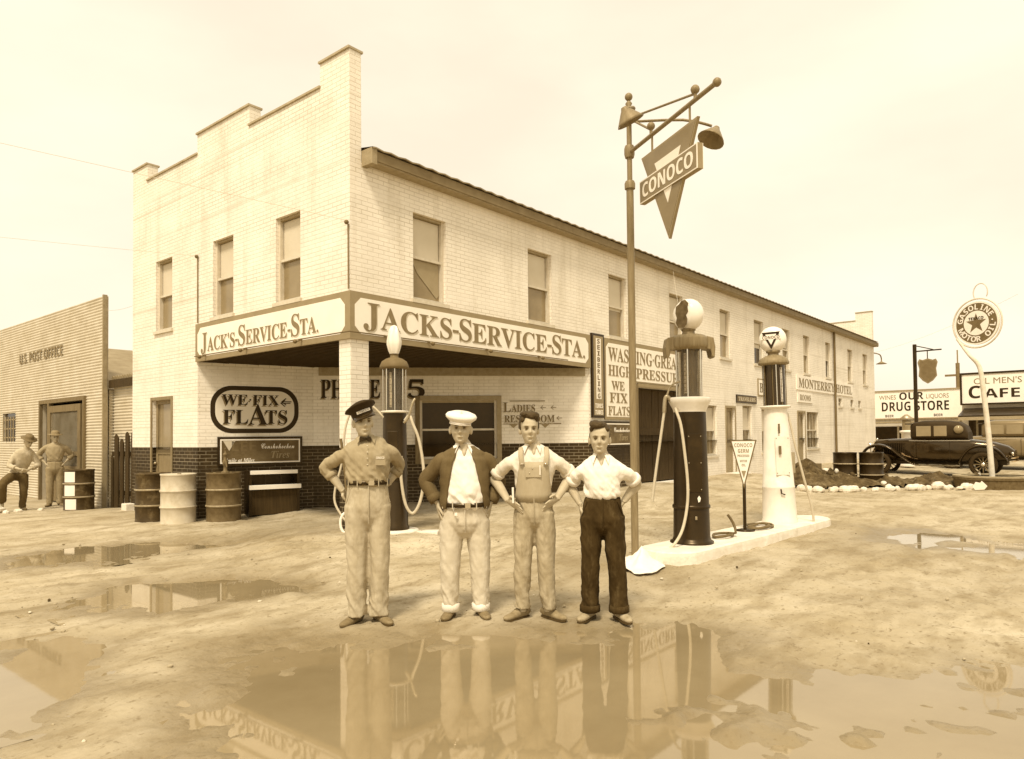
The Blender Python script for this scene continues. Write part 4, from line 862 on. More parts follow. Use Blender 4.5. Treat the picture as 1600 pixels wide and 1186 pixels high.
def scale_strip(parent, r, z0, z1, d, n_=10):
    b = MB(); d = d.normalized(); u = UZ.cross(d); b.slab(d*r, u, UZ, d, -.016, .016, z0, z1, 0, .004, M_cream)
    for k in range(n_): z = z0+(z1-z0)*(k+.5)/n_; b.slab(d*r, u, UZ, d, -.013, .004 if k % 2 else .013, z-.003, z+.003, .004, .006, M_black)
    b.build('gallon_scale', parent)
scale_strip(p2, .105, 1.78, 2.26, TC*.8-RT*.6); scale_strip(p3, .152, 1.76, 2.26, TC*.9+RT*.3); scale_strip(p1, .108, 1.74, 2.24, TC*.9-RT*.3)
def fitting(parent, name, fn): b = MB(); fn(b); b.build(name, parent, bevel=.003)
fitting(p2, 'access_plate', lambda b: (b.slab(TC*.196, RT, UZ, TC, -.085, .085, .62, 1.30, 0, .012, M_dark), b.slab(TC*.196, RT, UZ, TC, -.012, .012, .30, .34, .02, .035, M_metal), [b.sphere(TC*.211+RT*x+UZ*z, .008, M_metal, 8) for x in (-.07, .07) for z in (.65, .96, 1.27)]))
fitting(p2, 'paint_chip', lambda b: b.prism([(.0, .0), (.02, .01), (.03, .05), (.01, .08), (-.01, .05)], TC*.214+RT*.03+UZ*.50, RT, UZ, TC, 0, .004, M_cream))
fitting(p3, 'access_plate', lambda b: (b.slab(TC*.205, RT, UZ, TC, -.10, .10, .70, 1.26, 0, .010, M_white), [b.sphere(TC*.218+RT*x+UZ*z, .007, M_mid, 8) for x in (-.085, .085) for z in (.73, 1.23)], b.slab(TC*.206, RT, UZ, TC, -.05, -.03, 1.30, 1.44, 0, .03, M_mid), b.slab(TC*.215, RT, UZ, TC, -.06, -.025, 1.0, 1.12, .01, .03, M_mid), b.tube([TC*.23-RT*.05+UZ*.50, TC*.25-RT*.05+UZ*.44, TC*.25-RT*.0+UZ*.42], .010, M_black, 8)))
fitting(p1, 'access_plate', lambda b: b.slab(TC*.170, RT, UZ, TC, -.07, .07, .70, 1.40, 0, .012, M_dark))
# loose hoses on the island
for k, (cx, cy, r, lb) in enumerate(((9.75, 3.72, .30, 'dark hose coiled flat on the island beside the white pump'), (8.62, 3.74, .2, 'short dark hose end curling up beside the black pump'))):
    b = MB(); P = [(cx+(r*1.25-.02*i*.3)*cos(i*.5), cy+(r*.62-.004*i)*sin(i*.5), .272+.004*(i % 5)) for i in range(26 if k == 0 else 14)]
    if k: P += [(cx+.12, cy-.1, .30), (cx+.16, cy-.05, .42), (cx+.12, cy, .52)]
    b.tube(P, .017, M_hosed, 8, sub=2); tag(b.build('loose_hose', origin=(cx, cy, .25)), lb, 'hose')

# ------------------------------------------------------------------ sign pole and hanging sign
pz = gz(7.2, 4.2); pp = thing('sign_pole', 'tall steel pole with ball finial and slanting bracket carrying the triangular oil sign', 'pole', (7.17, 4.17, pz))
P0 = Vector((7.17, 4.17, 0)); sd_ = Vector((-.528, -.849, 0)); sx_ = Vector((.849, -.528, 0))
b = MB(); b.tube([P0+UZ*(pz-.1), P0+UZ*4.4], .042, M_pole, 14); b.tube([P0+UZ*4.4, P0+UZ*5.3], .030, M_pole, 14); b.lathe([(.06, 4.36), (.062, 4.42), (.05, 4.45)], M_pole, P0, 14); b.lathe([(.05, 4.72), (.06, 4.76), (.06, 4.82), (.05, 4.86)], M_pole, P0, 14); b.build('pole', pp)
b = MB(); b.lathe([(.045, 5.25), (.05, 5.29), (.025, 5.32), (.04, 5.35), (.02, 5.38)], M_pole, P0, 14); b.sphere(P0+UZ*5.43, .046, M_pole, 14); b.build('finial', pp)
arm0, arm1 = P0+UZ*4.78, P0+sd_*1.72+UZ*4.78
b = MB(); b.tube([arm0, arm1], .023, M_pole, 10); b.sphere(arm1, .042, M_pole, 12, (1, 1, 1)); b.build('bracket_arm', pp)
for d in (.5, 1.36):
    q = arm0+sd_*d; b = MB(); b.sphere(q+UZ*.10, .045, M_pole, 12); b.tube([q, q+UZ*.08], .018, M_pole, 8); b.build('ball', pp)
    b = MB(); b.tube([P0+UZ*5.18, q+UZ*.06], .013, M_pole, 8); b.build('stay', pp)
cross0, cross1 = P0+UZ*5.12-sx_*.0+sd_*.35-sx_*.62, P0+UZ*5.0+sd_*.75+sx_*.62
b = MB(); b.tube([P0+UZ*5.14, P0+sd_*.66+sx_*.3+UZ*4.92, P0+sd_*.74+sx_*.60+UZ*4.86], .015, M_pole, 8, sub=3); b.tube([P0+UZ*5.14, P0+sd_*.5-sx_*.2+UZ*5.05, P0+sd_*.62-sx_*.33+UZ*4.98], .015, M_pole, 8, sub=3); b.build('lamp_arm', pp)
for q, ax in ((P0+sd_*.74+sx_*.64+UZ*4.80, -sx_*.55+UZ*-1), (P0+sd_*.62-sx_*.36+UZ*4.93, sx_*.55+UZ*-1)):
    b = MB(); b.lathe([(.03, -.06), (.045, -.03), (.07, 0), (.13, .08), (.15, .11), (.145, .112), (.06, .02), (.0, .01)], M_pole, q, 18, ax); b.build('lamp_shade', pp)
cs_ = thing('hanging_sign', 'triangular CONOCO oil sign hanging from the slanting bracket of the tall pole', 'sign', P0+sd_*.86+UZ*4.2)
F0 = P0+sd_*.86
M_cono, M_conl = mat('sign_red_enamel', .24, .35, .12, 4), mat('sign_white_enamel', .84, .35, .05, 4)
b = MB(); nn_ = sx_
tri = lambda hw, zt, zb: [(-hw, zt), (hw, zt), (0, zb)]
b.prism(tri(.555, 4.595, 3.555), F0, sd_, UZ, nn_, -.016, .016, M_tan); 
for s_ in (-1, 1):
    n_ = nn_*s_; a = s_
    b.prism(tri(.525, 4.572, 3.595), F0, sd_, UZ, n_, .016, .019, M_cono); b.prism(tri(.26, 4.43, 3.93), F0, sd_, UZ, n_, .019, .022, M_conl)
b.build('triangle', cs_)
b = MB(); b.slab(F0, sd_, UZ, nn_, -.57, .57, 4.085, 4.335, -.028, .028, M_tan)
for s_ in (-1, 1): b.slab(F0, sd_, UZ, nn_*s_, -.568, .568, 4.087, 4.333, .028, .035, M_conl)
for s_ in (-1, 1): b.slab(F0, sd_, UZ, nn_*s_, -.555, .555, 4.10, 4.32, .035, .037, M_cono)
b.text('CONOCO', F0-sd_*.50*(-1)*-1+UZ*4.135-nn_*.0375, sd_, UZ, M_conl, .15, 1.0, .003, 'sansb') if sd_.cross(UZ).dot(nn_) < 0 else b.text('CONOCO', F0-sd_*.50+UZ*4.135+nn_*.0375, sd_, UZ, M_conl, .15, 1.0, .003, 'sansb')
b.text('CONOCO', F0+sd_*.50+UZ*4.135+(-nn_ if (-sd_).cross(UZ).dot(nn_) < 0 else nn_)*.0375, -sd_, UZ, M_conl, .15, 1.0, .003, 'sansb'); b.build('name_bar', cs_)
b = MB()
for d in (-.34, .40): b.tube([F0+sd_*d+UZ*4.59, F0+sd_*d+UZ*4.78], .012, M_pole, 8)
b.build('hanger', cs_)
# rag heaped round the foot of the pole
def blob_sheet(name, label, cat, c, r, h, m, seed, spiky=.5):
    b = MB(); nr_, ns_ = 14, 48; vs = []; fs = []
    for i in range(nr_+1):
        t = i/nr_
        for j in range(ns_):
            a = 2*pi*j/ns_; rr = r*t*(1+spiky*float(vnoise(np.array([cos(a)*1.7+seed]), np.array([sin(a)*1.7]), .5)[0])); x, y = c[0]+rr*cos(a)*1.25, c[1]+rr*sin(a)*.85
            z = gz(x, y)+.014+h*(1-t)**1.8*(1+.45*float(vnoise(np.array([x*11]), np.array([y*11]), seed)[0]))+.026*abs(float(vnoise(np.array([x*19]), np.array([y*19]), seed)[0]))
            vs.append((x, y, z))
    for i in range(nr_):
        for j in range(ns_): fs.append((i*ns_+j, (i+1)*ns_+j, (i+1)*ns_+(j+1) % ns_, i*ns_+(j+1) % ns_))
    b.add(vs, fs, m, True); o = b.build(name, origin=(c[0], c[1], gz(c[0], c[1]))); sm = o.modifiers.new('thick', 'SOLIDIFY'); sm.thickness = .006; return tag(o, label, cat)
blob_sheet('white_rag', 'crumpled white rag heaped round the foot of the sign pole', 'rag', (7.02, 4.00), .34, .19, M_cloth, 3.3, 1.0)
# triangular motor oil sign on its own post
q = Vector((9.36, 3.77, .25)); t3 = thing('oil_sign', 'small white triangular CONOCO GERM PROCESSED MOTOR OIL sign on a post between two pumps', 'sign', q)
b = MB(); b.tube([q-UZ*.02, q+UZ*.72], .022, M_dark, 10); b.lathe([(.13, 0), (.13, .015), (.05, .03)], M_dark, q, 14); b.build('post', t3)
fn_ = (TC*.93-RT*.36).normalized(); fu = UZ.cross(fn_).normalized(); Q = q+fn_*.02
b = MB(); b.prism([(-.17, 1.21), (.17, 1.21), (0, .56)], Q, fu, UZ, fn_, -.012, .012, M_mid); b.prism([(-.148, 1.193), (.148, 1.193), (0, .62)], Q, fu, UZ, fn_, .012, .015, M_cream); b.build('board', t3)
b = MB()
for t_, z, h, w_ in (('CONOCO', 1.115, .05, .23), ('GERM', 1.04, .05, .14), ('PROCESSED', .985, .03, .15), ('MOTOR', .915, .03, .09), ('OIL', .86, .03, .05)): b.text(t_, Q+UZ*z+fn_*.0155, fu, UZ, M_tan, h, w_, .002, 'sansb', 'c')
b.prism([(-.03, .80), (.03, .80), (0, .70)], Q, fu, UZ, fn_, .015, .018, M_tan); b.build('lettering', t3)

# ------------------------------------------------------------------ rubble strip, stones
b = MB(); gx = np.arange(17.4, 23.2, .10); gy = np.arange(.2, 7.0, .10); XX, YY = np.meshgrid(gx, gy, indexing='ij')
lx = (XX-18.6)*.55+(YY-5.9)*-.84 if False else None
spine = [(19.6, 6.3, .52, .75), (20.2, 5.6, .40, .8), (20.9, 4.6, .26, .8), (21.3, 3.6, .24, .8), (21.6, 2.6, .22, .8), (22.0, 1.6, .16, .8), (20.9, 6.4, .34, .9)]
HH = np.zeros_like(XX)
for sx, sy, h_, r_ in spine: HH = np.maximum(HH, h_*np.exp(-((XX-sx)**2+(YY-sy)**2)/(2*(r_*.62)**2)))
HH = HH*(1+.35*fbm(XX*2.3, YY*2.3, 3, 3))+.10*np.abs(fbm(XX*6, YY*6, 1, 3))*(HH > .03); keep = HH > .035
ZZ = base_z(XX, YY)-.03+HH; idx = {}; vs = []; fs = []
for i in range(len(gx)-1):
    for j in range(len(gy)-1):
        if keep[i:i+2, j:j+2].all():
            f = []
            for a_, c_ in ((i, j), (i+1, j), (i+1, j+1), (i, j+1)):
                if (a_, c_) not in idx: idx[(a_, c_)] = len(vs); vs.append((gx[a_], gy[c_], ZZ[a_, c_]))
                f.append(idx[(a_, c_)])
            fs.append(f)
b.add(vs, fs, M_rubble, False); o = b.build('rubble', origin=(20.5, 5, 0)); struct(o, 'stuff'); o['label'] = 'strip of dark broken rubble between the street and the parked coupe'
def rock(x, y, r, m, name, label, cat, group, seed):
    b = MB(); n1_, n2_ = 7, 10; vs = []; sxx, syy, szz = random.uniform(.8, 1.35), random.uniform(.7, 1.1), random.uniform(.55, .9)
    for i in range(n1_+1):
        for j in range(n2_):
            a, p = 2*pi*j/n2_, pi*i/n1_; d = Vector((sin(p)*cos(a), sin(p)*sin(a), -cos(p))); k = r*(1+.28*float(vnoise(np.array([d.x*1.6+seed]), np.array([d.y*1.6+seed*2]), d.z*1.6)[0]))
            vs.append((x+d.x*k*sxx, y+d.y*k*syy, gz(x, y)+r*.45+d.z*k*szz))
    b.add(vs, [(i*n2_+j, i*n2_+(j+1) % n2_, (i+1)*n2_+(j+1) % n2_, (i+1)*n2_+j) for i in range(n1_) for j in range(n2_)], m)
    o = b.build(name, origin=(x, y, gz(x, y))); return tag(o, label, cat, group)
rl, rr_ = Vector((18.05, 5.82, 0)), Vector((20.3, 2.25, 0))
for k in range(27):
    t = (k+random.uniform(-.3, .3))/26; p = rl.lerp(rr_, t)+Vector((random.uniform(-.12, .15), random.uniform(-.08, .08), 0))
    rock(p.x, p.y, random.choice((.12, .14, .10, .16, .08)), M_rock, 'edging_stone', 'white edging stone in the row along the rubble strip', 'stone', 'white stones edging the rubble', k*1.7)
for k in range(46):
    sx, sy, h_, r_ = random.choice(spine); x, y = random.gauss(sx, .42), random.gauss(sy, .42)
    o = rock(x, y, random.uniform(.05, .13), M_rubble if k % 4 else M_rock, 'rubble_lump', 'lump of rubble lying on the dark strip behind the white stones', 'rubble lump', 'lumps on the rubble strip', k*2.3+50)
    hgt = max(0, max(a[2]*math.exp(-((x-a[0])**2+(y-a[1])**2)/(2*(a[3]*.62)**2)) for a in spine)); o.location.z += hgt*.9-.02
# clods on the mud
for k in range(290):
    x, y = (random.uniform(1.5, 14), random.uniform(-.5, 12)) if k % 3 == 0 else (random.uniform(1.4, 8), random.uniform(.2, 8))
    if y > 8.2 and x > 6: continue
    if min(float(sdf(np.array([x]), np.array([y]), PUDDLES[q_])[0]) for q_ in ('main', 'mid', 'left')) < .1: continue
    rock(x, y, random.choice((.005, .006, .008, .010, .012, .017)), M_ground if k % 4 else (M_shade if k % 8 else M_rubble), 'mud_clod', 'small clod lying on the trodden mud', 'clod', 'clods on the mud', k*3.1+200)

# ------------------------------------------------------------------ round banjo sign
k_ = .0155; tb = Vector((20.85, 2.21, gz(20.85, 2.21))); tx = thing('round_oil_sign', 'round GASOLINE MOTOR OIL sign with a dark star on a curved pale post', 'sign', tb)
vd = Vector((tb.x, tb.y, 0)).normalized(); tr = Vector((vd.y, -vd.x, 0)); tt = -vd
tn = (tt*cos(R_(30))-tr*sin(R_(30))); tu = UZ.cross(tn).normalized(); tcn = tb*1; tcn.z = 4.22; tcn += tr*(-.24)
b = MB(); b.tube([tb-UZ*.1, tb+UZ*1.2-tr*.06, tb+UZ*2.4-tr*.15, tb+UZ*2.95-tr*.22, tb+UZ*3.25-tr*.42, tcn-tu*.50-UZ*.33], [.065, .06, .055, .05, .04, .03], M_polel, 12, sub=5)
b.tube([tcn+tu*(.585*cos(a))+UZ*(.60*sin(a)) for a in np.linspace(R_(-150), R_(210), 40)], .022, M_polel, 8)
b.tube([tcn+tu*(.10+.17*cos(a))+UZ*(.74+.22*sin(a)) for a in np.linspace(R_(-35), R_(215), 16)], .014, M_polel, 8); b.build('post', tx)
b = MB(); disc = lambda r, m, a, c: b.prism([(r*cos(i*pi/24), r*sin(i*pi/24)) for i in range(48)], tcn, tu, UZ, tn, a, c, m)
disc(.53, M_conl, -.03, .03); disc(.49, M_mid, .03, .033); disc(.30, M_conl, .033, .036)
st = [(.25*(1 if i % 2 == 0 else .39)*sin(i*pi/5), .25*(1 if i % 2 == 0 else .39)*cos(i*pi/5)) for i in range(10)]
b.prism(st, tcn-UZ*.01, tu, UZ, tn, .036, .040, M_mid); b.build('disc', tx)
b = MB(); b.text('TEXACO', tcn+UZ*.085+tn*.041, tu, UZ, M_black, .065, .36, .003, 'sansb', 'c')
def arc_text(b, txt, r, a0, a1, h, inv=False):
    for i, c in enumerate(txt):
        if c == ' ': continue
        a = a0+(a1-a0)*i/(len(txt)-1); d = tu*cos(a)+UZ*sin(a); rad = d if not inv else -d; tan = rad.cross(tn).normalized(); tan = tan if tan.cross(rad).dot(tn) > 0 else -tan
        b.text(c, tcn+d*(r-(h/2 if not inv else -h/2))+tn*.034, tan, rad, M_conl, h, None, .003, 'sansb', 'c')
arc_text(b, 'GASOLINE', .395, R_(168), R_(28), .13); arc_text(b, 'MOTOR OIL', .395, R_(205), R_(350), .13, True); b.sphere(tcn+tu*.38+UZ*.03+tn*.034, .02, M_conl, 8); b.build('lettering', tx)
b = MB(); b.lathe([(.80, -.1), (.82, .2), (.84, .21), (.84, .26), (.68, .26), (.66, .12), (.0, .2)], mat('planter_brick', .13, .85, .4, 14), tb, 26, smooth=False); b.lathe([(.845, .262), (.845, .30), (.67, .30), (.67, .262)], M_trim, tb, 26, smooth=False); tag(b.build('planter', origin=tb), 'low round brick planter under the round oil sign', 'planter')
b = MB(); b.prism([(-.10, .0), (.08, .02), (.14, .10), (.03, .22), (.0, .17), (-.09, .19), (-.15, .08)], (19.8, 2.35, gz(19.8, 2.35)), tr, UZ, tt, -.02, .02, M_cloth); tag(b.build('paper_scrap', origin=(19.8, 2.35, gz(19.8, 2.35)), bevel=.005), 'white scrap of paper in front of the round planter', 'paper')

# ------------------------------------------------------------------ cars
def make_car(label, loc, rotz, paint, sedan=False):
    t = thing('parked_car', label, 'car', loc, rotz, 'cars parked on the cross street', local=True)
    def loft(b, st, m, seg=24, e=.42):
        rings = []
        for x, hw, z0, z1, *k in st:
            ee = k[0] if k else e; zc, hz = (z0+z1)/2, (z1-z0)/2
            for j in range(seg):
                a = 2*pi*(j+.5)/seg; c, s_ = cos(a), sin(a)
                rings.append((x, hw*math.copysign(abs(c)**ee, c), zc+hz*math.copysign(abs(s_)**ee, s_)))
        fs = [(i*seg+j, (i+1)*seg+j, (i+1)*seg+(j+1) % seg, i*seg+(j+1) % seg) for i in range(len(st)-1) for j in range(seg)]
        b.add(rings, fs, m, True); b.add(rings[:seg], [tuple(range(seg))], m); b.add(rings[-seg:], [tuple(range(seg-1, -1, -1))], m)
    b = MB()
    loft(b, [(-1.72, .33, .55, 1.10), (-1.68, .36, .50, 1.16), (-1.2, .43, .46, 1.19), (-.62, .56, .42, 1.22), (-.45, .64, .42, 1.24), (.2, .70, .42, 1.20), (1.05, .70, .42, 1.18), (1.3, .67, .45, 1.14), (1.7, .61, .46, 1.08), (2.05, .53, .50, .96), (2.2, .42, .56, .82)], paint)
    b.box(-1.75, 2.0, -.36, .36, .36, .50, M_dark)
    body = b.build('body', t)
    b = MB(); xr = 1.35 if sedan else .88
    loft(b, [(-.58, .50, 1.15, 1.66, .3), (-.50, .58, 1.15, 1.73, .34), (-.2, .63, 1.15, 1.78, .36), (xr-.5, .64, 1.15, 1.78, .38), (xr-.12, .62, 1.15, 1.73, .42), (xr+.06, .57, 1.12, 1.60, .5), (xr+.14, .52, 1.08, 1.40, .6)], mat('car_top_fabric', .03, .7, .3, 6) if not sedan else paint)
    b.box(-.74, -.5, -.55, .55, 1.66, 1.695, M_dark); b.build('roof', t)
    win = [(-.40, .02), (.10, .46)] if not sedan else [(-.40, .05), (.12, .6), (.68, 1.0)]
    for s_ in (-1, 1):
        for a, c in win: b = MB(); b.box(a, c, min(s_*.632, s_*.652), max(s_*.632, s_*.652), 1.27, 1.60, M_pane); b.build('window', t, bevel=.01)
    b = MB(); b.box(-.60, -.575, -.46, .46, 1.24, 1.62, M_pane); b.build('windscreen', t)
    b = MB(); b.lathe([(.13, 0), (.13, .02), (.0, .02)], M_pane, (xr-.10, -.625, 1.48), 18, (.25, -1, 0)); b.build('quarter_window', t)
    b = MB()
    for z in (1.12,): b.box(-.6, 1.1, -.712, -.70, z, z+.02, M_chrome); b.box(-.6, 1.1, .70, .712, z, z+.02, M_chrome)
    for x in (-.46, .53):
        for s_ in (-1, 1): b.box(x, x+.012, min(s_*.69, s_*.704), max(s_*.69, s_*.704), .52, 1.12, M_black)
    for k in range(14):
        x = -1.45+k*.055; b.box(x, x+.018, -.53, -.44, .72, 1.06, M_black)
    b.build('side_moulding', body)
    for s_ in (-1, 1):
        y = s_*.66; b = MB()
        fp = [(-2.0, y, .50), (-1.98, y, .74), (-1.80, y, .92), (-1.5, y, .99), (-1.15, y, .88), (-.85, y, .62), (-.55, y, .40), (-.3, y, .33)]
        b.tube(fp, [(.03, .12), (.035, .17), (.045, .19), (.05, .2), (.05, .2), (.045, .19), (.035, .18), (.02, .17)], paint, 16, sub=4, ref=(0, 0, 1)); b.build('front_fender', t)
        b = MB(); rp = [(.75, y, .34), (.86, y, .58), (1.02, y, .82), (1.25, y, .95), (1.55, y, .95), (1.82, y, .82), (2.0, y, .60), (2.06, y, .45)]
        b.tube(rp, [(.02, .15), (.035, .17), (.045, .19), (.05, .2), (.05, .2), (.045, .19), (.035, .17), (.025, .14)], paint, 16, sub=4); b.build('rear_fender', t)
        b = MB(); b.box(-.42, .82, min(s_*.52, s_*.84), max(s_*.52, s_*.84), .33, .36, M_dark); b.box(-.42, .82, min(s_*.84, s_*.85), max(s_*.84, s_*.85), .325, .365, M_chrome); b.build('running_board', t)
        b = MB(); c = Vector((-1.85, s_*.40, .98)); b.lathe([(.02, .16), (.07, .13), (.11, .05), (.12, 0), (.115, -.01), (.0, -.03)], M_chrome, c, 18, (1, 0, 0)); b.tube([(-1.8, s_*.4, .6), c], .02, M_chrome, 8); b.build('headlight', t)
        for x in (-1.52, 1.42):
            w_ = MB(); w_.lathe([(.27, -.07), (.33, -.085), (.375, -.06), (.385, 0), (.375, .06), (.33, .085), (.27, .07)], M_tyre, (x, s_*.70, .385), 32, (0, 1, 0), cap=False); ty = w_.build('wheel', t)
            w_ = MB(); w_.lathe([(.27, -.06), (.275, -.03), (.255, -.02), (.255, .02), (.275, .03), (.27, .06)], paint, (x, s_*.70, .385), 30, (0, 1, 0), cap=False)
            for k in range(12):
                a = 2*pi*k/12; w_.tube([(x+.05*cos(a), s_*.70, .385+.05*sin(a)), (x+.262*cos(a), s_*.70, .385+.262*sin(a))], .016, M_mid, 6)
            w_.lathe([(.075, -.03), (.075, .03), (.05, .06), (.0, .075)], M_chrome, (x, s_*.70, .385), 16, (0, s_, 0)); w_.build('rim', ty)
    b = MB(); b.lathe([(.34, -.02), (.36, .0), (.36, .02), (.34, .03)], M_chrome, (-1.74, 0, .84), 4, (1, 0, 0), smooth=False); b.box(-1.755, -1.735, -.27, .27, .56, 1.1, M_metal); b.lathe([(.03, 0), (.03, .06), (.0, .08)], M_chrome, (-1.70, 0, 1.15), 10); b.build('radiator', t)
    b = MB()
    for x, z in ((-2.12, .5), (2.22, .5)):
        for dz in (0, .09): b.tube([(x+.06*math.copysign(1, -x), -.78, z+dz), (x, -.5, z+dz), (x, .5, z+dz), (x+.06*math.copysign(1, -x), .78, z+dz)], .022, M_chrome, 8, sub=3)
        b.box(min(x, x-math.copysign(.25, x)), max(x, x-math.copysign(.25, x)), -.35, -.30, z, z+.08, M_dark); b.box(min(x, x-math.copysign(.25, x)), max(x, x-math.copysign(.25, x)), .30, .35, z, z+.08, M_dark)
    b.build('bumper', t)
    b = MB(); b.lathe([(.05, 0), (.06, .03), (.05, .05), (0, .055)], M_chrome, (2.14, -.55, .72), 12, (1, 0, 0)); b.build('tail_lamp', t)
    return t
make_car('black two door coupe with spoked wheels parked facing left beyond the rubble strip', (27.0, 4.45, gz(27, 4.5)-.02), R_(-90), M_car)
make_car('grey closed car mostly hidden behind the tail of the black coupe', (31.2, 3.0, gz(31, 3)-.02), R_(-84), M_carlight, True)

# ------------------------------------------------------------------ shops across the street
DX = 52.4; dg_ = thing('drug_store', 'white drug store with a long lettered parapet across the street', 'building', (DX, 8, .3))
b = MB(); b.box(DX, DX+14, 2.0, 20, -.2, 4.32, mat('plaster_wall', .66, .85, .08, 1)); b.build('wall', dg_)
b = MB(); b.box(DX-.10, DX-.001, 4.0, 12.3, 2.55, 4.30, M_cream); b.box(DX-.16, DX-.101, 3.9, 12.4, 4.301, 4.38, M_tan); b.box(DX-.16, DX-.101, 3.9, 12.4, 2.47, 2.549, M_tan); sbp = b.build('signboard', dg_)
b = MB(); TX = lambda t_, y, z, h, w_, m=M_black, f='sansb', x=DX: b.text(t_, (x-.102, y, z), -UY, UZ, m, h, w_, .006, f)
TX('WINES', 11.75, 3.78, .30, 1.0, M_letter, 'sans'); TX('OUR', 10.55, 3.74, .46, 1.40); TX('LIQUORS', 9.0, 3.78, .30, 1.25, M_letter, 'sans'); TX('DRUG STORE', 11.6, 3.02, .58, 3.85); TX('BEER', 11.4, 2.62, .16, .5); TX('BEER', 8.6, 2.62, .16, .5)
b.build('lettering', sbp)
b = MB(); b.box(DX-.06, DX-.001, 4.2, 12.2, .5, 2.0, M_paned)
for y in (4.2, 6.0, 7.9, 8.9, 10.6, 12.1): b.box(DX-.09, DX-.061, y, y+.12, .3, 2.05, M_sash)
b.build('shopfront', dg_)
b = MB(); b.box(DX-2.0, DX-.161, 4.0, 12.2, 2.22, 2.30, M_trim); b.build('awning', dg_)
EX = 46.7; cf = thing('cafe', "café building with a framed white OIL MEN'S CAFE board and dark canopy at the right edge", 'building', (EX, 3, .3))
cf['label'] = "cafe building with a framed white OIL MEN'S CAFE board and dark canopy"
b = MB(); b.box(EX, EX+5.6, -14, 6.3, -.2, 4.0, mat('plaster_wall', .66)); b.build('wall', cf)
b = MB(); b.box(EX-.55, EX-.40, -1.5, 6.20, 3.15, 4.72, M_cream); 
for a in ((-1.6, 6.30, 4.721, 4.82), (-1.6, 6.30, 3.06, 3.149)): b.box(EX-.60, EX-.38, *a, M_dark)
b.box(EX-.60, EX-.38, 6.201, 6.30, 3.149, 4.721, M_dark); sbp = b.build('signboard', cf)
b = MB(); TX("OIL MEN'S", 5.65, 4.18, .34, 2.15, M_letter, 'sans', EX-.45); TX('C', 5.9, 3.42, .66, .55, M_black, 'sansb', EX-.45); TX('AFE', 5.2, 3.42, .48, 1.6, M_black, 'sansb', EX-.45); b.build('lettering', sbp)
b = MB(); b.prism([(0, 2.9), (-2.2, 2.45), (-2.2, 2.38), (0, 2.82)], (EX-.001, -10, 0), UX, UZ, UY, 0, 16.2, M_dark); b.box(EX-2.22, EX-2.18, -10, 6.2, 2.2, 2.375, M_trim); b.build('awning', cf)
b = MB(); b.box(EX-.05, EX-.001, -9, 6.0, .3, 2.3, M_paned)
for k in range(8): b.box(EX-.08, EX-.051, -8.8+k*2.05, -8.7+k*2.05, .3, 2.3, M_trim)
b.build('shopfront', cf)
for x in (6.1, 1.0, -4): pass
b = MB()
for y in (6.1, 1.5, -3.2): b.tube([(EX-2.1, y, 0), (EX-2.1, y, 2.4)], .05, M_trim, 8)
b.build('canopy_post', cf)
# shield sign on its pole, telephone pole, far pump
q = Vector((33.8, 6.2, gz(33.8, 6.2))); sp = thing('shield_sign', 'shield shaped sign hanging from a thin dark pole behind the coupe', 'sign', q)
b = MB(); b.tube([q-UZ*.2, q+UZ*(5.25-q.z)], .075, M_dark, 10); b.tube([Vector((33.8, 6.2, 4.95)), Vector((33.65, 5.2, 4.95))], .03, M_dark, 8); b.tube([Vector((33.8, 6.2, 5.2)), Vector((33.68, 5.5, 4.97))], .02, M_dark, 8); b.build('pole', sp)
hs = [(-.30, .5), (-.18, .46), (0, .52), (.18, .46), (.30, .5), (.36, .36), (.30, .1), (.33, -.2), (.18, -.40), (0, -.52), (-.18, -.40), (-.33, -.2), (-.30, .1), (-.36, .36)]
c_ = Vector((33.7, 5.72, 4.1)); u_ = Vector((.3, -.95, 0)).normalized(); n_ = Vector((-.95, -.3, 0)).normalized(); b = MB(); b.prism(hs, c_, u_, UZ, n_, -.04, .04, M_letter); b.prism([(x*.86, z*.88) for x, z in hs], c_, u_, UZ, n_, .04, .045, M_mid); b.tube([c_+UZ*.45, c_+UZ*.85], .02, M_dark, 8); b.build('shield', sp)
q = Vector((64, 8.85, .3)); tp = thing('telephone_pole', 'distant wooden telephone pole rising behind the shops', 'pole', q); b = MB(); b.tube([q, q+UZ*6.6], .14, M_mid, 10); b.box(63.9, 64.1, 8.0, 9.7, 5.9, 6.05, M_mid); b.tube([q+UZ*6.5, q+UZ*7.6], .05, M_pole, 8); b.build('pole', tp)
q = Vector((29.6, 5.75, gz(29.6, 5.75))); fp_ = thing('gasoline_pump', 'small pale gasoline pump standing beyond the hood of the coupe', 'gasoline pump', q, group='visible gasoline pumps')
b = MB(); b.lathe([(.26, 0), (.26, .1), (.20, .14), (.18, 1.2), (.24, 1.24), (.24, 1.3), (.15, 1.32)], M_white, q, 20); b.build('column', fp_); b = MB(); b.lathe([(.15, 1.32), (.15, 1.7)], M_pane, q, 20); b.build('glass_cylinder', fp_); b = MB(); b.lathe([(.2, 1.7), (.22, 1.76), (.1, 1.86), (.05, 1.9), (.0, 1.9)], M_metal, q, 20); b.build('canopy', fp_)
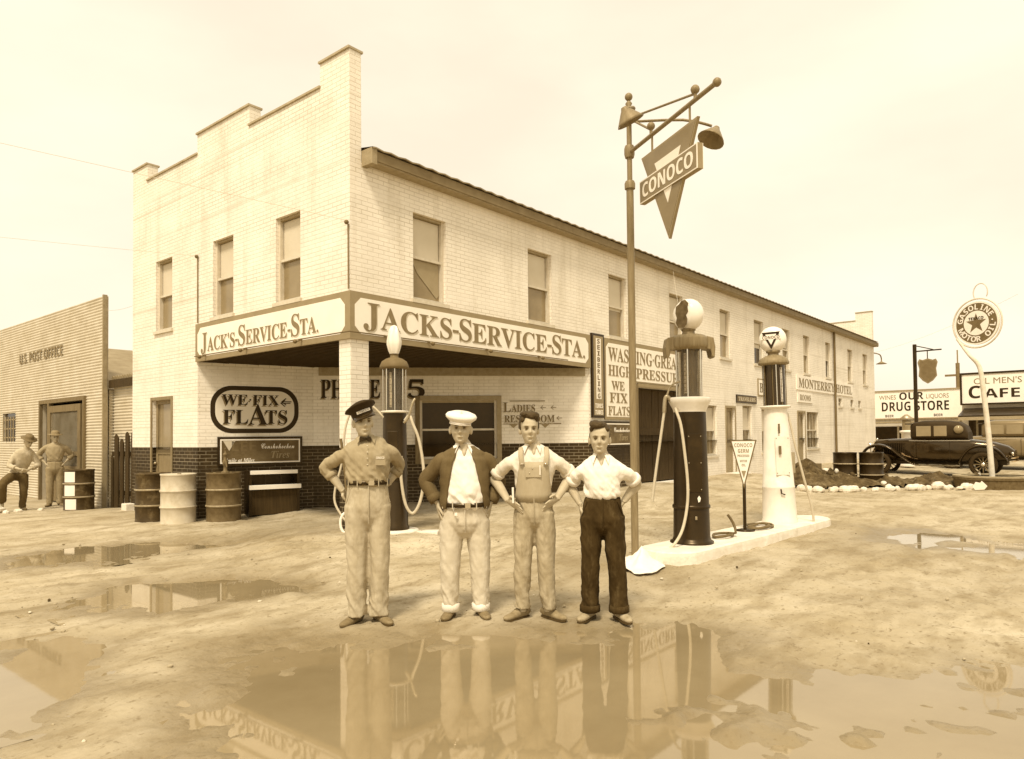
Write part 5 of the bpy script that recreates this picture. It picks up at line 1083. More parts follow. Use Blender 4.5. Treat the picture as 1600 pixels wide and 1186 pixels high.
# wires
def wire(label, p, q_, sag, r=.0032):
    p, q_ = Vector(p), Vector(q_); b = MB(); P = [p.lerp(q_, i/16)-UZ*sag*4*(i/16)*(1-i/16) for i in range(17)]; b.tube(P, r, M_tan if r > .01 else M_shade, 6); tag(b.build('overhead_wire', origin=p), label, 'wire', 'overhead wires')
wire('thin wire running from the upper left down to the hotel corner', (XF-.05, 8.45, 4.70), (-1.0, 16.4, 7.1), .0)
wire('thin wire running from the left edge to the hotel wall below the stepped front', (XF-.05, 12.95, 4.95), (-1.2, 20.5, 6.0), .05)
wire('thin wire between post office roof corner and hotel', (XF+.05, PY0+.1, 4.5), (XF+.1, YL+.01, 4.45), .06)
wire('thin wire slanting from hotel eave to the black pump', (16.2, YS-.21, 5.6), (8.05, 3.95, 2.72), .10)
wire('thin wire stretched from the far end of the hotel towards the round sign', (XR, YS+.3, 5.3), (24.5, 1.9, 5.4), .2)

# ------------------------------------------------------------------ people
def fuse(b, name, parent, m, voxel, smooth=4, fn=None):
    """weld closed tubes into one continuous skin, then shape it vertex by vertex"""
    src = bpy.data.meshes.new('tmp'); src.from_pydata(b.v, [], b.f); src.update()
    o = bpy.data.objects.new('tmp', src); COL.objects.link(o)
    r = o.modifiers.new('weld', 'REMESH'); r.mode = 'VOXEL'; r.voxel_size = voxel; r.use_smooth_shade = True
    if smooth: s_ = o.modifiers.new('relax', 'SMOOTH'); s_.factor = .5; s_.iterations = smooth
    dg = bpy.context.evaluated_depsgraph_get(); me = bpy.data.meshes.new_from_object(o.evaluated_get(dg)); me.name = name
    bpy.data.objects.remove(o); bpy.data.meshes.remove(src)
    nv = len(me.vertices); co = np.zeros(nv*3); me.vertices.foreach_get('co', co); co = co.reshape(-1, 3)
    no = np.zeros(nv*3); me.vertices.foreach_get('normal', no); no = no.reshape(-1, 3)
    if fn is not None: co = fn(co, no); me.vertices.foreach_set('co', co.ravel())
    me.polygons.foreach_set('use_smooth', np.ones(len(me.polygons), bool)); me.materials.clear(); me.materials.append(m); me.update()
    ob = bpy.data.objects.new(name, me); COL.objects.link(ob); ob.parent = parent; return ob
def wrinkle(amp, fx=8, fz=6, slant=.4, seed=0, lo=None):
    def f(co, no):
        x, y, z = co.T; a = fbm(x*fx+slant*z*fx+seed, (z-slant*abs(x))*fz+y*3, y*5+seed, 3); ridge = 1-np.abs(a)*1.7
        k = amp*(ridge*.9-.5)+amp*.5*fbm(x*22+seed, z*20, y*18, 2)
        if lo is not None: k = k*(1+1.6*np.exp(-((z-lo[0])/lo[1])**2))
        return co+no*k[:, None]
    return f
HR = [(0, .020, .064, .015), (.010, .034, .080, .02), (.030, .047, .087, .035), (.055, .0575, .088, .055), (.085, .064, .089, .074), (.112, .069, .089, .088), (.14, .0715, .092, .097), (.168, .071, .088, .099), (.195, .064, .074, .090), (.215, .049, .052, .066), (.228, .026, .026, .036), (.232, .004, .004, .006)]
def head(b, Mh, s=1.0, gaunt=1.0):
    nz_, na = 44, 56; vs = []; zs = [r[0] for r in HR]
    for i in range(nz_+1):
        z = .232*(0.5-.5*cos(pi*i/nz_)); w_, f_, k_ = (float(np.interp(z, zs, [r[j] for r in HR])) for j in (1, 2, 3)); w_ *= gaunt
        for j in range(na):
            a = 2*pi*j/na; c, s_ = cos(a), sin(a); x = w_*math.copysign(abs(c)**.9, c); y = s_*(k_ if s_ > 0 else f_)
            if y < 0:
                G = lambda cx, cz, sx, sz: math.exp(-((x-cx)/sx)**2-((z-cz)/sz)**2)
                d = 0
                for e in (-.031, .031): d += .016*G(e, .113, .016, .013); d -= .008*G(e*1.35, .080, .018, .016); d += .006*G(e*1.3, .045, .016, .018); d -= .007*G(e*.9, .135, .020, .008)
                d -= .026*G(0, .084, .0125, .014)+.015*G(0, .105, .009, .018); d -= .007*G(0, .047, .02, .009); d += .004*G(0, .062, .02, .006); d -= .010*G(0, .014, .02, .014); d += .005*G(0, .031, .022, .006)
                y += d
            vs.append(Mh @ Vector((x*s, y*s, z*s)))
    b.add(vs, [(i*na+j, i*na+(j+1) % na, (i+1)*na+(j+1) % na, (i+1)*na+j) for i in range(nz_) for j in range(na)], M_skin, True)
    b.add(vs[:na], [tuple(range(na-1, -1, -1))], M_skin); b.add(vs[-na:], [tuple(range(na))], M_skin)
    for e in (-1, 1):
        k = len(b.v); b.sphere((0, 0, 0), 1, M_skin, 12)
        for i in range(k, len(b.v)): v = b.v[i]; b.v[i] = tuple(Mh @ (Vector((e*.073*gaunt+v[0]*.012+e*max(v[1], 0)*.008, .014+v[1]*.020, .098+v[2]*.033))*s))
M_brow = mat('eyebrow_hair', .14, .7, .3, 60)
def face_bits(root, body, Mh, s, brow=M_hair, smile=0):
    for e in (-1, 1):
        b = MB(); b.sphere((0, 0, 0), .0098*s, M_eyeshade, 12); b.X = None
        c = Mh @ (Vector((e*.031, -.0775, .115))*s); b.v = [tuple(Vector(v)+c) for v in b.v]; b.build('eye', body)
        i = MB(); i.sphere(Mh @ (Vector((e*.0305, -.0845, .1145))*s), .0062*s, M_eye, 10, (1.2, .8, .42)); i.tube([Mh @ (Vector((e*.031+dx, -.0885+abs(dx)*.25, .1215-abs(dx)*.12))*s) for dx in (-.013, 0, .013)], .0016*s, M_brow, 6); i.build('iris', body)
        b = MB(); b.tube([Mh @ (Vector((e*(.014+.034*t), -.094+.012*t*t+.004*t, .1285+.005*sin(pi*t)))*s) for t in np.linspace(0, 1, 6)], [.002*s, .0032*s, .0035*s, .003*s, .002*s, .001*s], M_brow, 8); b.build('eyebrow', body)
    b = MB(); b.tube([Mh @ (Vector((x, -.0965+x*x*9, .0462+smile*abs(x)*.2))*s) for x in np.linspace(-.024, .024, 7)], [.001*s, .0028*s, .0036*s, .0032*s, .0036*s, .0028*s, .001*s], M_lip, 8); b.build('mouth', body)
def hand(b, W, d, nrm, side, curl=1.0, s=1.0, spread=.42):
    W, d, nrm, side = Vector(W), Vector(d).normalized(), Vector(nrm).normalized(), Vector(side).normalized()
    b.tube([W-d*.03*s, W+d*.015*s, W+d*.05*s, W+d*.092*s, W+d*.100*s], [(.026*s, .020*s), (.031*s, .018*s), (.040*s, .016*s), (.041*s, .013*s), (.036*s, .008*s)], M_skin, 14, ref=side)
    for o_, L in ((.033, .068), (.0112, .080), (-.0112, .074), (-.0325, .058)):
        p = W+d*.088*s+side*o_*s; dr = (d+side*o_*spread*14).normalized(); P = [p]; a = .18*curl
        for seg_, inc in ((.44, .35), (.31, .55), (.25, .45)):
            q = (dr*cos(a)+nrm*sin(a)); P.append(P[-1]+q*L*seg_*s); a += inc*curl
        b.tube(P, [.0088*s, .0082*s, .0074*s, .0058*s], M_skin, 8, ref=side)
    p = W+d*.028*s+side*.028*s; q1 = p+(d*.55+side*.8+nrm*.15).normalized()*.038*s; q2 = q1+(d*.88+side*.3+nrm*.25).normalized()*.032*s; q3 = q2+(d*.9+nrm*.3).normalized()*.022*s
    b.tube([p, q1, q2, q3], [.015*s, .0125*s, .0105*s, .008*s], M_skin, 8, ref=nrm)
def shoe(root, A, d, m=M_shoe, s=1.0):
    A, d = Vector((A[0], A[1], 0)), Vector((d[0], d[1], 0)).normalized(); st = [(-.082, .018, .055), (-.07, .033, .085), (-.03, .038, .105), (.02, .039, .108), (.06, .042, .090), (.11, .047, .066), (.155, .048, .056), (.19, .040, .050), (.212, .026, .042), (.222, .008, .03)]
    b = MB(); b.tube([A+d*t*s+UZ*(.008+h/2)*s for t, w_, h in st], [(w_*s, h/2*s) for t, w_, h in st], m, 18, ref=UZ.cross(d), sub=2)
    for t in (.03, .055, .08): b.tube([A+d*t*s+UZ.cross(d)*x*s+UZ*(.118-(t-.03)*.45-abs(x)*.4)*s for x in (-.02, 0, .02)], .003*s, M_sole, 6)
    o = b.build('shoe', root)
    b = MB(); n_ = 14; poly = []
    for t, w_, h in st: poly.append((t*.97*s, w_*.90*s))
    poly = poly+[(t, -w_) for t, w_ in reversed(poly)]
    b.prism(poly, A, d, UZ.cross(d), UZ, .0, .020*s, M_sole); b.build('sole', o)
def partial(b, rings, m, thick=.01, n_=26):
    """a garment panel: rings of (z, cx, cy, rx, ry, a0, a1) — angles measured from straight ahead, clockwise from above"""
    out, inn = [], []
    for z, cx, cy, rx, ry, a0, a1 in rings:
        for j in range(n_+1):
            a = R_(a0+(a1-a0)*j/n_); s_, c = sin(a), -cos(a)
            out.append((cx+rx*s_, cy+ry*c, z)); inn.append((cx+(rx-thick)*s_, cy+(ry-thick)*c, z))
    k = len(rings); W_ = n_+1; vs = out+inn; O_ = k*W_; fs = []
    for i in range(k-1):
        for j in range(n_): a = i*W_+j; fs += [(a, a+1, a+W_+1, a+W_), (O_+a, O_+a+W_, O_+a+W_+1, O_+a+1)]
        for j in (0, n_): a = i*W_+j; fs.append((a, a+W_, O_+a+W_, O_+a) if j == 0 else (a, O_+a, O_+a+W_, a+W_))
    for j in range(n_):
        fs.append((j, O_+j, O_+j+1, j+1)); a = (k-1)*W_+j; fs.append((a, a+1, O_+a+1, O_+a))
    b.add(vs, fs, m, True)
def collar(root, c, rx, ry, z, m, open_=38, name='collar', h=.034, drop=.045):
    b = MB()
    for s_ in (-1, 1):
        R1 = [(z+h*.9, c[0], c[1], rx*.92, ry*.92, s_*open_*.55, s_*172), (z+h*.5, c[0], c[1], rx*1.02, ry*1.05, s_*open_*.6, s_*172), (z-.006, c[0], c[1]-.004, rx*1.22, ry*1.30, s_*open_*.8, s_*172)]
        if s_ < 0: R1 = [(a, b_, c_, d, e, g_, f_) for a, b_, c_, d, e, f_, g_ in R1]
        partial(b, R1, m, .006, 16)
        t0 = Vector((c[0]+s_*rx*.50, c[1]-ry*.98, z+h*.30)); t1 = Vector((c[0]+s_*rx*1.18, c[1]-ry*.70, z+.002)); t2 = Vector((c[0]+s_*rx*.98, c[1]-ry*1.42-.012, z-drop))
        nn = (t1-t0).cross(t2-t0).normalized(); nn = nn if nn.y < 0 else -nn
        vs = [t0, t1, t2, t0+nn*.007, t1+nn*.007, t2+nn*.007]; b.add(vs, [(0, 2, 1), (3, 4, 5), (0, 1, 4, 3), (1, 2, 5, 4), (2, 0, 3, 5)], m)
    return b.build(name, root)
def person(label, px, foot, cfg):
    """foot = world ground point; cfg holds joint positions in metres: x to the viewer's right, y away, z up"""
    x0, y0 = foot; z0 = gz(x0, y0); d = math.atan2(y0, x0)-pi/2
    return thing('person', label, 'person', (x0, y0, z0-.004), d+1e-4, cfg.get('group'), local=True)
def build_person(root, c):
    vox = c.get('vox', .0042); s = c.get('s', 1.0); Tz = c['torso']   # [(z, cx, cy, rx, ry)]
    hx, hy, hz = c['head']; Mh = Matrix.Translation((hx, hy, hz)) @ Matrix.Rotation(c.get('turn', 0), 4, 'Z') @ Matrix.Rotation(c.get('tilt', 0), 4, 'Y') @ Matrix.Rotation(c.get('nod', 0), 4, 'X')
    b = MB(); hs = c.get('hs', 1.0); head(b, Mh, hs, c.get('gaunt', 1))
    tz = Tz[-1]; b.tube([(tz[1], tz[2]+.004, tz[0]-.10), (tz[1], tz[2], tz[0]), ((tz[1]+hx)/2, (tz[2]+hy)/2+.012, (tz[0]+hz)/2+.02), (hx, hy+.022, hz+.07)], [(.085*s, .06*s), (.062*s, .060*s), (.056*s, .058*s), (.052*s, .055*s)], M_skin, 20, ref=(1, 0, 0), sub=3)
    b.tube([(q[1], q[2], q[0]) for q in Tz], [(q[3]*.82, q[4]*.8) for q in Tz], M_skin, 20, ref=(1, 0, 0))
    for L in c['legs']: P = L['p']; b.tube([Vector(P[0])+UZ*.1]+[Vector(q) for q in P[1:]]+[Vector((P[-1][0], P[-1][1], .06))], [.075, .066, .056, .048, .036, .036], M_skin, 14, ref=(1, 0, 0))
    for A in c['arms']:
        S0, E0, W0 = map(Vector, A['p']); b.tube([S0.lerp(E0, .06)-UZ*.008, S0.lerp(E0, .5), E0, E0.lerp(W0, .35), W0], [.036*s, .043*s, .039*s, (.041*s, .038*s), (.028*s, .022*s)], M_skin, 14, sub=3, ref=A['side'])
        hand(b, W0+(Vector(A['hd']).normalized()*.012), A['hd'], A['palm'], A['side'], A.get('curl', 1), .98*s)
    if c.get('vneck'):
        vz, vw = c['vneck']; t = Tz[-1]; zz = [q[0] for q in Tz]; yf = lambda z: float(np.interp(z, zz, [q[2]-q[4] for q in Tz]))
        b.tube([(t[1], yf(t[0]-vz*k)+e_, t[0]-vz*k+.008) for k, e_ in ((-.1, .012), (.3, .012), (.65, .006), (1, .004))], [(vw, .022), (vw*.80, .020), (vw*.45, .014), (.006, .008)], M_skin, 14, ref=(1, 0, 0), sub=3)
    body = fuse(b, 'body', root, M_skin, vox, 2)
    face_bits(root, body, Mh, hs, smile=c.get('smile', 0))
    # shirt
    b = MB(); q0, q1 = Tz[0], Tz[1]; zb = c['waist'][0]+.014; Ts = [(zb, q0[1], q0[2], q0[3]*.97, q0[4]*.97), (max(zb+.022, q1[0]), *q1[1:])]+list(Tz[2:]); b.tube([(q[1], q[2], q[0]) for q in Ts], [(q[3], q[4]) for q in Ts], M_skin, 28, ref=(1, 0, 0), sub=3)
    for A in c['arms']:
        S0, E0, W0 = map(Vector, A['p']); f = A['sleeve']; r = A.get('r', (.072, .068, .060, .054)); cx = Vector((Tz[-1][1], 0, S0.z-.02))
        pts = [cx.lerp(S0, .35)+UZ*.005, cx.lerp(S0, .86)-UZ*.004, S0.lerp(E0, .16)-UZ*.006, S0.lerp(E0, .58), E0 if f > 1 else S0.lerp(E0, f)]; rr = [r[0]*.80, r[0]*.80, r[0]*.84, r[1]*.88, r[2]*.92]
        if f > 1: pts += [E0.lerp(W0, f-1)]; rr += [r[3]]
        b.tube(pts, rr, M_skin, 18, sub=4)
    t9 = Tz[-1]; sx9 = sum(abs(A['p'][0][0]) for A in c['arms'])/2
    for s_ in (-1, 1): S9 = Vector(c['arms'][0 if s_ < 0 else 1]['p'][0]); b.tube([(t9[1]+s_*.02, t9[2]+.012, t9[0]-.018), (t9[1]+s_*sx9*.5, t9[2]+.010, (t9[0]*.62+S9.z*.38)-.022), tuple(S9*1.0+Vector((-s_*.005, 0, -.010)))], [(.056, .05), (.057, .048), (.056, .05)], M_skin, 16, sub=3)
    fuse(b, 'shirt', root, c['shirt'], c.get('cvox', .009), 5, wrinkle(c.get('swr', .006)*.85, 13, 5, .7, c.get('seed', 1), (Tz[0][0]+.06, .08)))
    for A in c['arms']:     # turned up sleeve ends
        S0, E0, W0 = map(Vector, A['p']); f = A['sleeve']; a, e = (S0, E0) if f <= 1 else (E0, W0); ff = f if f <= 1 else f-1; r = A.get('r', (.072, .068, .060, .054)); re = (r[2] if f <= 1 else r[3])
        if A.get('cuff', 1): q = a.lerp(e, ff); dd = (e-a).normalized(); b = MB(); b.tube([q-dd*.032, q-dd*.026, q+dd*.006, q+dd*.010], [re+.002, re+.008, re+.007, re-.004], c.get('cuffm', c['shirt']), 18); b.build('sleeve_cuff', root)
    # trousers
    W = c['waist']; b = MB(); hp = c['hips']; b.tube([(W[1], W[2], W[0]), (hp[1], hp[2], (hp[0]*.45+W[0]*.55)), (hp[1], hp[2], hp[0]), (hp[1], hp[2], hp[0]*.45+c['crotch']*.55), (hp[1], hp[2], c['crotch']-.035)], [(W[3], W[4]), ((W[3]*.45+hp[3]*.55), (W[4]*.4+hp[4]*.6)), (hp[3], hp[4]), (hp[3]*.86, hp[4]*.88), (hp[3]*.34, hp[4]*.42)], M_skin, 28, ref=(1, 0, 0), sub=3)
    for L in c['legs']: b.tube([Vector(q) for q in L['p']], L['r'], M_skin, 22, ref=(1, 0, 0), sub=4)
    fuse(b, 'trousers', root, c['pants'], c.get('cvox', .009), 5, wrinkle(c.get('pwr', .007)*.72, 13, 2.6, .55, c.get('seed', 1)+5, (.13, .10)))
    b = MB(); zz = [W[0]+.0, W[0]*.6+hp[0]*.4, hp[0], c['crotch']+.02]; ry = [W[4], W[4]*.5+hp[4]*.5, hp[4], hp[4]*.80]
    b.tube([(W[1]+.003, W[2]-r_-.002, z) for z, r_ in zip(zz, ry)], .0045, c['pants'], 6, sub=3)
    for s_ in (-1, 1):
        a0, a1 = R_(-90+s_*52), R_(-90+s_*74); b.tube([(W[1]+(W[3]+.004)*cos(a0), W[2]+(W[4]+.004)*sin(a0), W[0]-.03), (hp[1]+(hp[3]*.98+.004)*cos(a1), hp[2]+(hp[4]+.004)*sin(a1), hp[0]+.03)], .0045, c['pants'], 6, sub=3)
    b.build('seam', root)
    for L in c['legs']:
        if c.get('turnup'):
            q = Vector(L['p'][-1]); r = L['r'][-1]; b = MB(); h = c['turnup']; b.tube([q+UZ*h, q+UZ*(h-.006), q+UZ*.004, q-UZ*.004], [(r[0]+.003, r[1]+.003), (r[0]+.010, r[1]+.010), (r[0]+.010, r[1]+.010), (r[0]-.01, r[1]-.01)], c.get('turnm', c['pants']), 22, ref=(1, 0, 0)); b.build('trouser_cuff', root)
        shoe(root, (L['p'][-1][0], L['p'][-1][1]+.02), L['toe'], c.get('shoem', M_shoe), c.get('ss', .90))
    return body, Mh
def belt(root, W, m, buckle=True, w_=.036, loops=True, pm=None, rx=.017):
    b = MB(); n_ = 36; rows = [(W[0]-w_/2, rx-.004), (W[0]-w_/2, rx), (W[0]+w_/2, rx), (W[0]+w_/2, rx-.004)]; vs = []
    for z, e in rows:
        for j in range(n_): a = 2*pi*j/n_; vs.append((W[1]+(W[3]+e)*cos(a), W[2]+(W[4]+e)*sin(a), z))
    b.add(vs, [(i*n_+j, i*n_+(j+1) % n_, ((i+1) % 4)*n_+(j+1) % n_, ((i+1) % 4)*n_+j) for i in range(4) for j in range(n_)], m, True); o = b.build('belt', root)
    if buckle: b = MB(); y = W[2]-W[4]-rx; b.box(W[1]+.004, W[1]+.048, y-.007, y-.001, W[0]-w_*.55, W[0]+w_*.55, M_chrome); b.build('buckle', o)
    if loops and pm:
        b = MB()
        for a in (-150, -118, -62, -30): a = R_(a); x, y = W[1]+(W[3]+rx+.003)*cos(a), W[2]+(W[4]+rx+.003)*sin(a); b.tube([(x, y, W[0]-w_*.8), (x, y, W[0]+w_*.8)], .0045, pm, 8)
        b.build('belt_loop', o)
def xf(Mh, b, fn):
    b.v = [tuple(Mh @ Vector(v)) for v in b.v]; return b
C_khaki, C_twill = cloth('khaki_shirt_cloth', .35, var=.14), cloth('pale_twill', .46, var=.16, stain=.5, stain_v=.24, stain_scale=3.5)
C_white, C_white2 = cloth('white_shirt_cotton', .80, var=.05), cloth('white_work_shirt', .70, var=.07)
C_knit = cloth('brown_cardigan_knit', .15, var=.18, bump=.5, bscale=220)
C_denim, C_dark = cloth('faded_denim', .41, var=.18, stain=.6, stain_v=.15, stain_scale=4), cloth('dark_work_trousers', .050, var=.4, stain=.5, stain_v=.14, stain_scale=7)
M_leather = mat('black_belt_leather', .025, .35, .3, 20)

# ---- man with the peaked cap and bow tie
t1 = person('man in dark peaked service cap and bow tie, hands behind his hips', 0, (3.76, 4.66), {})
arms = [dict(p=((-.18, .01, 1.385), (-.345, .12, 1.27), (-.205, .07, 1.075)), hd=(.35, .55, -.75), palm=(.7, -.3, -.1), side=(-.4, -.75, .2), sleeve=1.40, r=(.080, .078, .072, .062), curl=1.2),
        dict(p=((.19, .01, 1.39), (.268, .15, 1.275), (.165, .125, 1.125)), hd=(-.8, .35, -.35), palm=(-.2, -.7, 0), side=(.1, -.4, .8), sleeve=1.50, r=(.080, .078, .072, .060), curl=1.0)]
c1 = dict(head=(-.035, -.035, 1.515), turn=.18, tilt=-.03, hs=1.07, gaunt=.95, torso=[(1.135, -.005, 0, .158, .118), (1.165, -.005, -.008, .178, .138), (1.25, -.005, -.008, .178, .134), (1.34, 0, -.004, .190, .130), (1.41, 0, 0, .185, .115), (1.455, 0, .004, .150, .090), (1.50, -.012, .004, .074, .068)], arms=[dict(a, r=(.068, .060, .054, .046)) for a in arms], shirt=C_khaki, cuffm=C_khaki, swr=.008, seed=1,
    waist=(1.145, -.002, 0, .158, .120), hips=(.95, -.002, .006, .182, .140), crotch=.80, pants=C_twill, pwr=.008,
    legs=[dict(p=((-.092, .005, .95), (-.094, 0, .72), (-.092, -.012, .50), (-.098, 0, .25), (-.100, .0, .065)), r=[(.098, .115), (.092, .105), (.082, .092), (.082, .094), (.086, .100)], toe=(-.62, -.85)),
          dict(p=((.086, .005, .95), (.088, 0, .72), (.086, -.012, .50), (.080, 0, .25), (.080, .0, .065)), r=[(.098, .115), (.092, .105), (.082, .092), (.080, .094), (.086, .100)], toe=(.5, -.9))])
body, Mh = build_person(t1, c1); belt(t1, c1['waist'], M_leather, pm=C_twill); collar(t1, (-.016, .0, 0), .066, .066, 1.500, C_khaki, 30)
b = MB()
for s_ in (-1, 1): b.prism([(0, -.006), (s_*.012, -.010), (s_*.042, -.024), (s_*.048, .0), (s_*.042, .022), (s_*.012, .010), (0, .006)], (-.022, -.083, 1.495), UX, UZ, -UY, 0, .014, M_leather)
b.box(-.031, -.013, -.104, -.084, 1.485, 1.507, M_leather); b.build('bow_tie', t1, bevel=.003)
b = MB(); b.box(.055, .135, -.148, -.141, 1.285, 1.36, C_khaki); b.box(.058, .132, -.150, -.146, 1.335, 1.362, C_khaki); b.text('CONOCO', (.062, -.151, 1.335), UX, UZ, M_cream, .018, .064, .001, 'sansb'); b.build('pocket', t1)
b = MB()
for k in range(6): b.sphere((-.006, -.141+.004*abs(k-3), 1.19+.05*k), .006, M_shade, 8)
b.build('buttons', t1)
cap_M = Mh @ Matrix.Scale(1.05, 4) @ Matrix.Translation((0, .005, .168)) @ Matrix.Rotation(R_(-19), 4, 'Y') @ Matrix.Rotation(R_(-4), 4, 'X')
b = MB(); n_ = 36; vs = []
for z, rx, ry in ((-.012, .083, .102), (.03, .086, .105), (.045, .115, .135), (.052, .124, .144), (.064, .120, .140), (.075, .08, .10), (.078, .001, .001)):
    for j in range(n_): a = 2*pi*j/n_; vs.append((rx*cos(a), ry*sin(a), z+(.030*max(0, -sin(a)) if z > .04 else 0)))
b.add(vs, [(i*n_+j, i*n_+(j+1) % n_, (i+1)*n_+(j+1) % n_, (i+1)*n_+j) for i in range(6) for j in range(n_)], mat('navy_cap_cloth', .028, .8, .3, 20), True)
xf(cap_M, b, None); cp = b.build('cap', t1)
b = MB(); vs = []
for k, (r_, zz) in enumerate(((1.0, .0), (1.18, -.006), (1.36, -.022), (1.42, -.030))):
    for j in range(15): a = R_(-160+140*j/14); e = 1 if k == 0 else 1-.35*abs(j-7)/7*(r_-1)/.42; q_ = 1+(r_-1)*e*(1-((j-7)/7)**2*.85); vs.append((.085*cos(a)*min(q_, 1.25), .104*sin(a)*q_, zz-.004))
m_ = len(vs); vs += [(x, y, z-.005) for x, y, z in vs]; fs = [(i*15+j, i*15+j+1, (i+1)*15+j+1, (i+1)*15+j) for i in range(3) for j in range(14)]; fs += [tuple(reversed([q_+m_ for q_ in f])) for f in fs] + [(45+j, 45+j+m_, 46+j+m_, 46+j) for j in range(14)]
b.add(vs, fs, mat('visor_leather', .035, .2, .3, 20), True); xf(cap_M, b, None); b.build('visor', cp)
b = MB()
for j in range(10): a0, a1 = R_(-128+j*7.6), R_(-128+(j+1)*7.6-.3); b.add([(.0872*cos(a), .1066*sin(a), z+.018) for a in (a0, a1) for z in (-.006, .018)], [(0, 2, 3, 1)], M_cream)
b.text('CONOCO', (-.045, -.112, .016), UX, UZ, M_black, .014, .085, .001, 'sansb'); xf(cap_M, b, None); b.build('cap_badge', cp)
b = MB(); 
for e in (-1, 1): b.sphere((0, 0, 0), 1, M_hair, 12)
vs0 = list(b.v); h_ = len(vs0)//2
b.v = [tuple(Mh @ Vector(((-.066 if i < h_ else .066)+v[0]*.010, .022+v[1]*.040, .148+v[2]*.035))) for i, v in enumerate(vs0)]; k = len(b.v); b.sphere((0, 0, 0), 1, M_hair, 16)
for i in range(k, len(b.v)): v = b.v[i]; b.v[i] = tuple(Mh @ Vector((v[0]*.070, .058+v[1]*.048, .135+v[2]*.055)))
fuse(b, 'hair', t1, M_hair, .005, 2)

# ---- man with the white cap and open cardigan
t2 = person('man in white flat cap, white shirt and open brown cardigan, hands in his pockets', 0, (4.38, 4.17), {})
arms = [dict(p=((-.185, .0, 1.305), (-.325, .06, 1.14), (-.225, .0, .955)), hd=(.18, -.15, -.95), palm=(.8, .15, 0), side=(.15, -.9, .1), sleeve=1.88, r=(.078, .074, .066, .052), curl=.7),
        dict(p=((.185, .0, 1.305), (.29, .08, 1.13), (.215, .02, .945)), hd=(-.15, -.15, -.95), palm=(-.8, .15, 0), side=(-.15, -.9, .1), sleeve=1.88, r=(.078, .074, .066, .052), curl=.7)]
Z2 = [(.925, 0, -.005, .188, .150), (.965, 0, -.012, .196, .165), (1.06, 0, -.012, .192, .162), (1.18, 0, -.004, .194, .148), (1.29, 0, 0, .192, .126), (1.36, 0, .004, .165, .098), (1.425, 0, .004, .074, .070)]
c2 = dict(head=(-.03, -.03, 1.452), turn=-.03, tilt=.02, hs=1.10, gaunt=1.08, torso=Z2, arms=[dict(a, sleeve=.35, cuff=0, r=(.055, .05, .045, .04)) for a in arms], shirt=C_white, swr=.006, seed=2, vneck=(.085, .040),
    waist=(.945, 0, -.004, .188, .152), hips=(.80, 0, .004, .205, .155), crotch=.70, pants=cloth('cream_trousers', .58, var=.08), pwr=.007, turnup=.062, turnm=cloth('cream_cuff', .74),
    legs=[dict(p=((-.105, .005, .80), (-.118, 0, .62), (-.125, -.012, .44), (-.125, 0, .22), (-.122, .0, .06)), r=[(.105, .12), (.098, .108), (.086, .094), (.076, .088), (.066, .080)], toe=(-.28, -.95)),
          dict(p=((.105, .005, .80), (.118, 0, .62), (.125, -.012, .44), (.128, 0, .22), (.128, .0, .06)), r=[(.105, .12), (.098, .108), (.086, .094), (.076, .088), (.066, .080)], toe=(.28, -.95))])
body, Mh = build_person(t2, c2); belt(t2, c2['waist'], M_leather, pm=c2['pants']); collar(t2, (-.008, .0, 0), .068, .066, 1.425, C_white, 42, drop=.06)
b = MB(); e = .014; gap = {.90: (55, 50), .965: (50, 46), 1.06: (44, 42), 1.18: (34, 36), 1.29: (26, 28), 1.36: (24, 25), 1.425: (40, 40)}
R1 = []
for z, cx, cy, rx, ry in [(.915, 0, -.005, .190, .15)]+Z2[1:]:
    g = min(gap.items(), key=lambda kv: abs(kv[0]-z))[1]; R1.append((z, cx, cy, rx+e, ry+e+.003, g[0]*1.0, 360-g[1]*1.0))
P_, rad_ = catmull([Vector((r[0], r[5], r[6])) for r in R1], [(r[3], r[4]) for r in R1], 5); R2 = [(p[0], 0, -.004, q_[0], q_[1], p[1], p[2]) for p, q_ in zip(P_, rad_)]
partial(b, R2, C_knit, .010, 48)
for A in arms:
    S0, E0, W0 = map(Vector, A['p']); r = A['r']; b.tube([S0*1.0+Vector((-math.copysign(.05, S0.x), 0, .0)), S0, S0.lerp(E0, .5), E0, E0.lerp(W0, .5), E0.lerp(W0, .86)], [.058, .066, .064, .060, .055, .050], C_knit, 20, sub=4)
    q = E0.lerp(W0, .86); dd = (W0-E0).normalized(); b.tube([q-dd*.05, q-dd*.046, q+dd*.012, q+dd*.014], [r[3]-.004, r[3]+.006, r[3]+.003, r[3]-.008], C_knit, 18)
src = bpy.data.meshes.new('cardigan'); cg = b.build('cardigan', t2)
vv = np.zeros(len(cg.data.vertices)*3); cg.data.vertices.foreach_get('co', vv); vv = vv.reshape(-1, 3); nn2 = np.zeros_like(vv).ravel(); cg.data.vertices.foreach_get('normal', nn2); nn2 = nn2.reshape(-1, 3)
x, y, z = vv.T; vv = vv+nn2*(.006*(1-np.abs(fbm(x*9+2, z*11, y*7, 3))*1.6))[:, None]; cg.data.vertices.foreach_set('co', vv.ravel()); cg.data.update()
cap_M = Mh @ Matrix.Scale(1.10, 4) @ Matrix.Translation((0, .0, .166)) @ Matrix.Rotation(R_(6), 4, 'Y') @ Matrix.Rotation(R_(6), 4, 'X')
b = MB(); vs = []
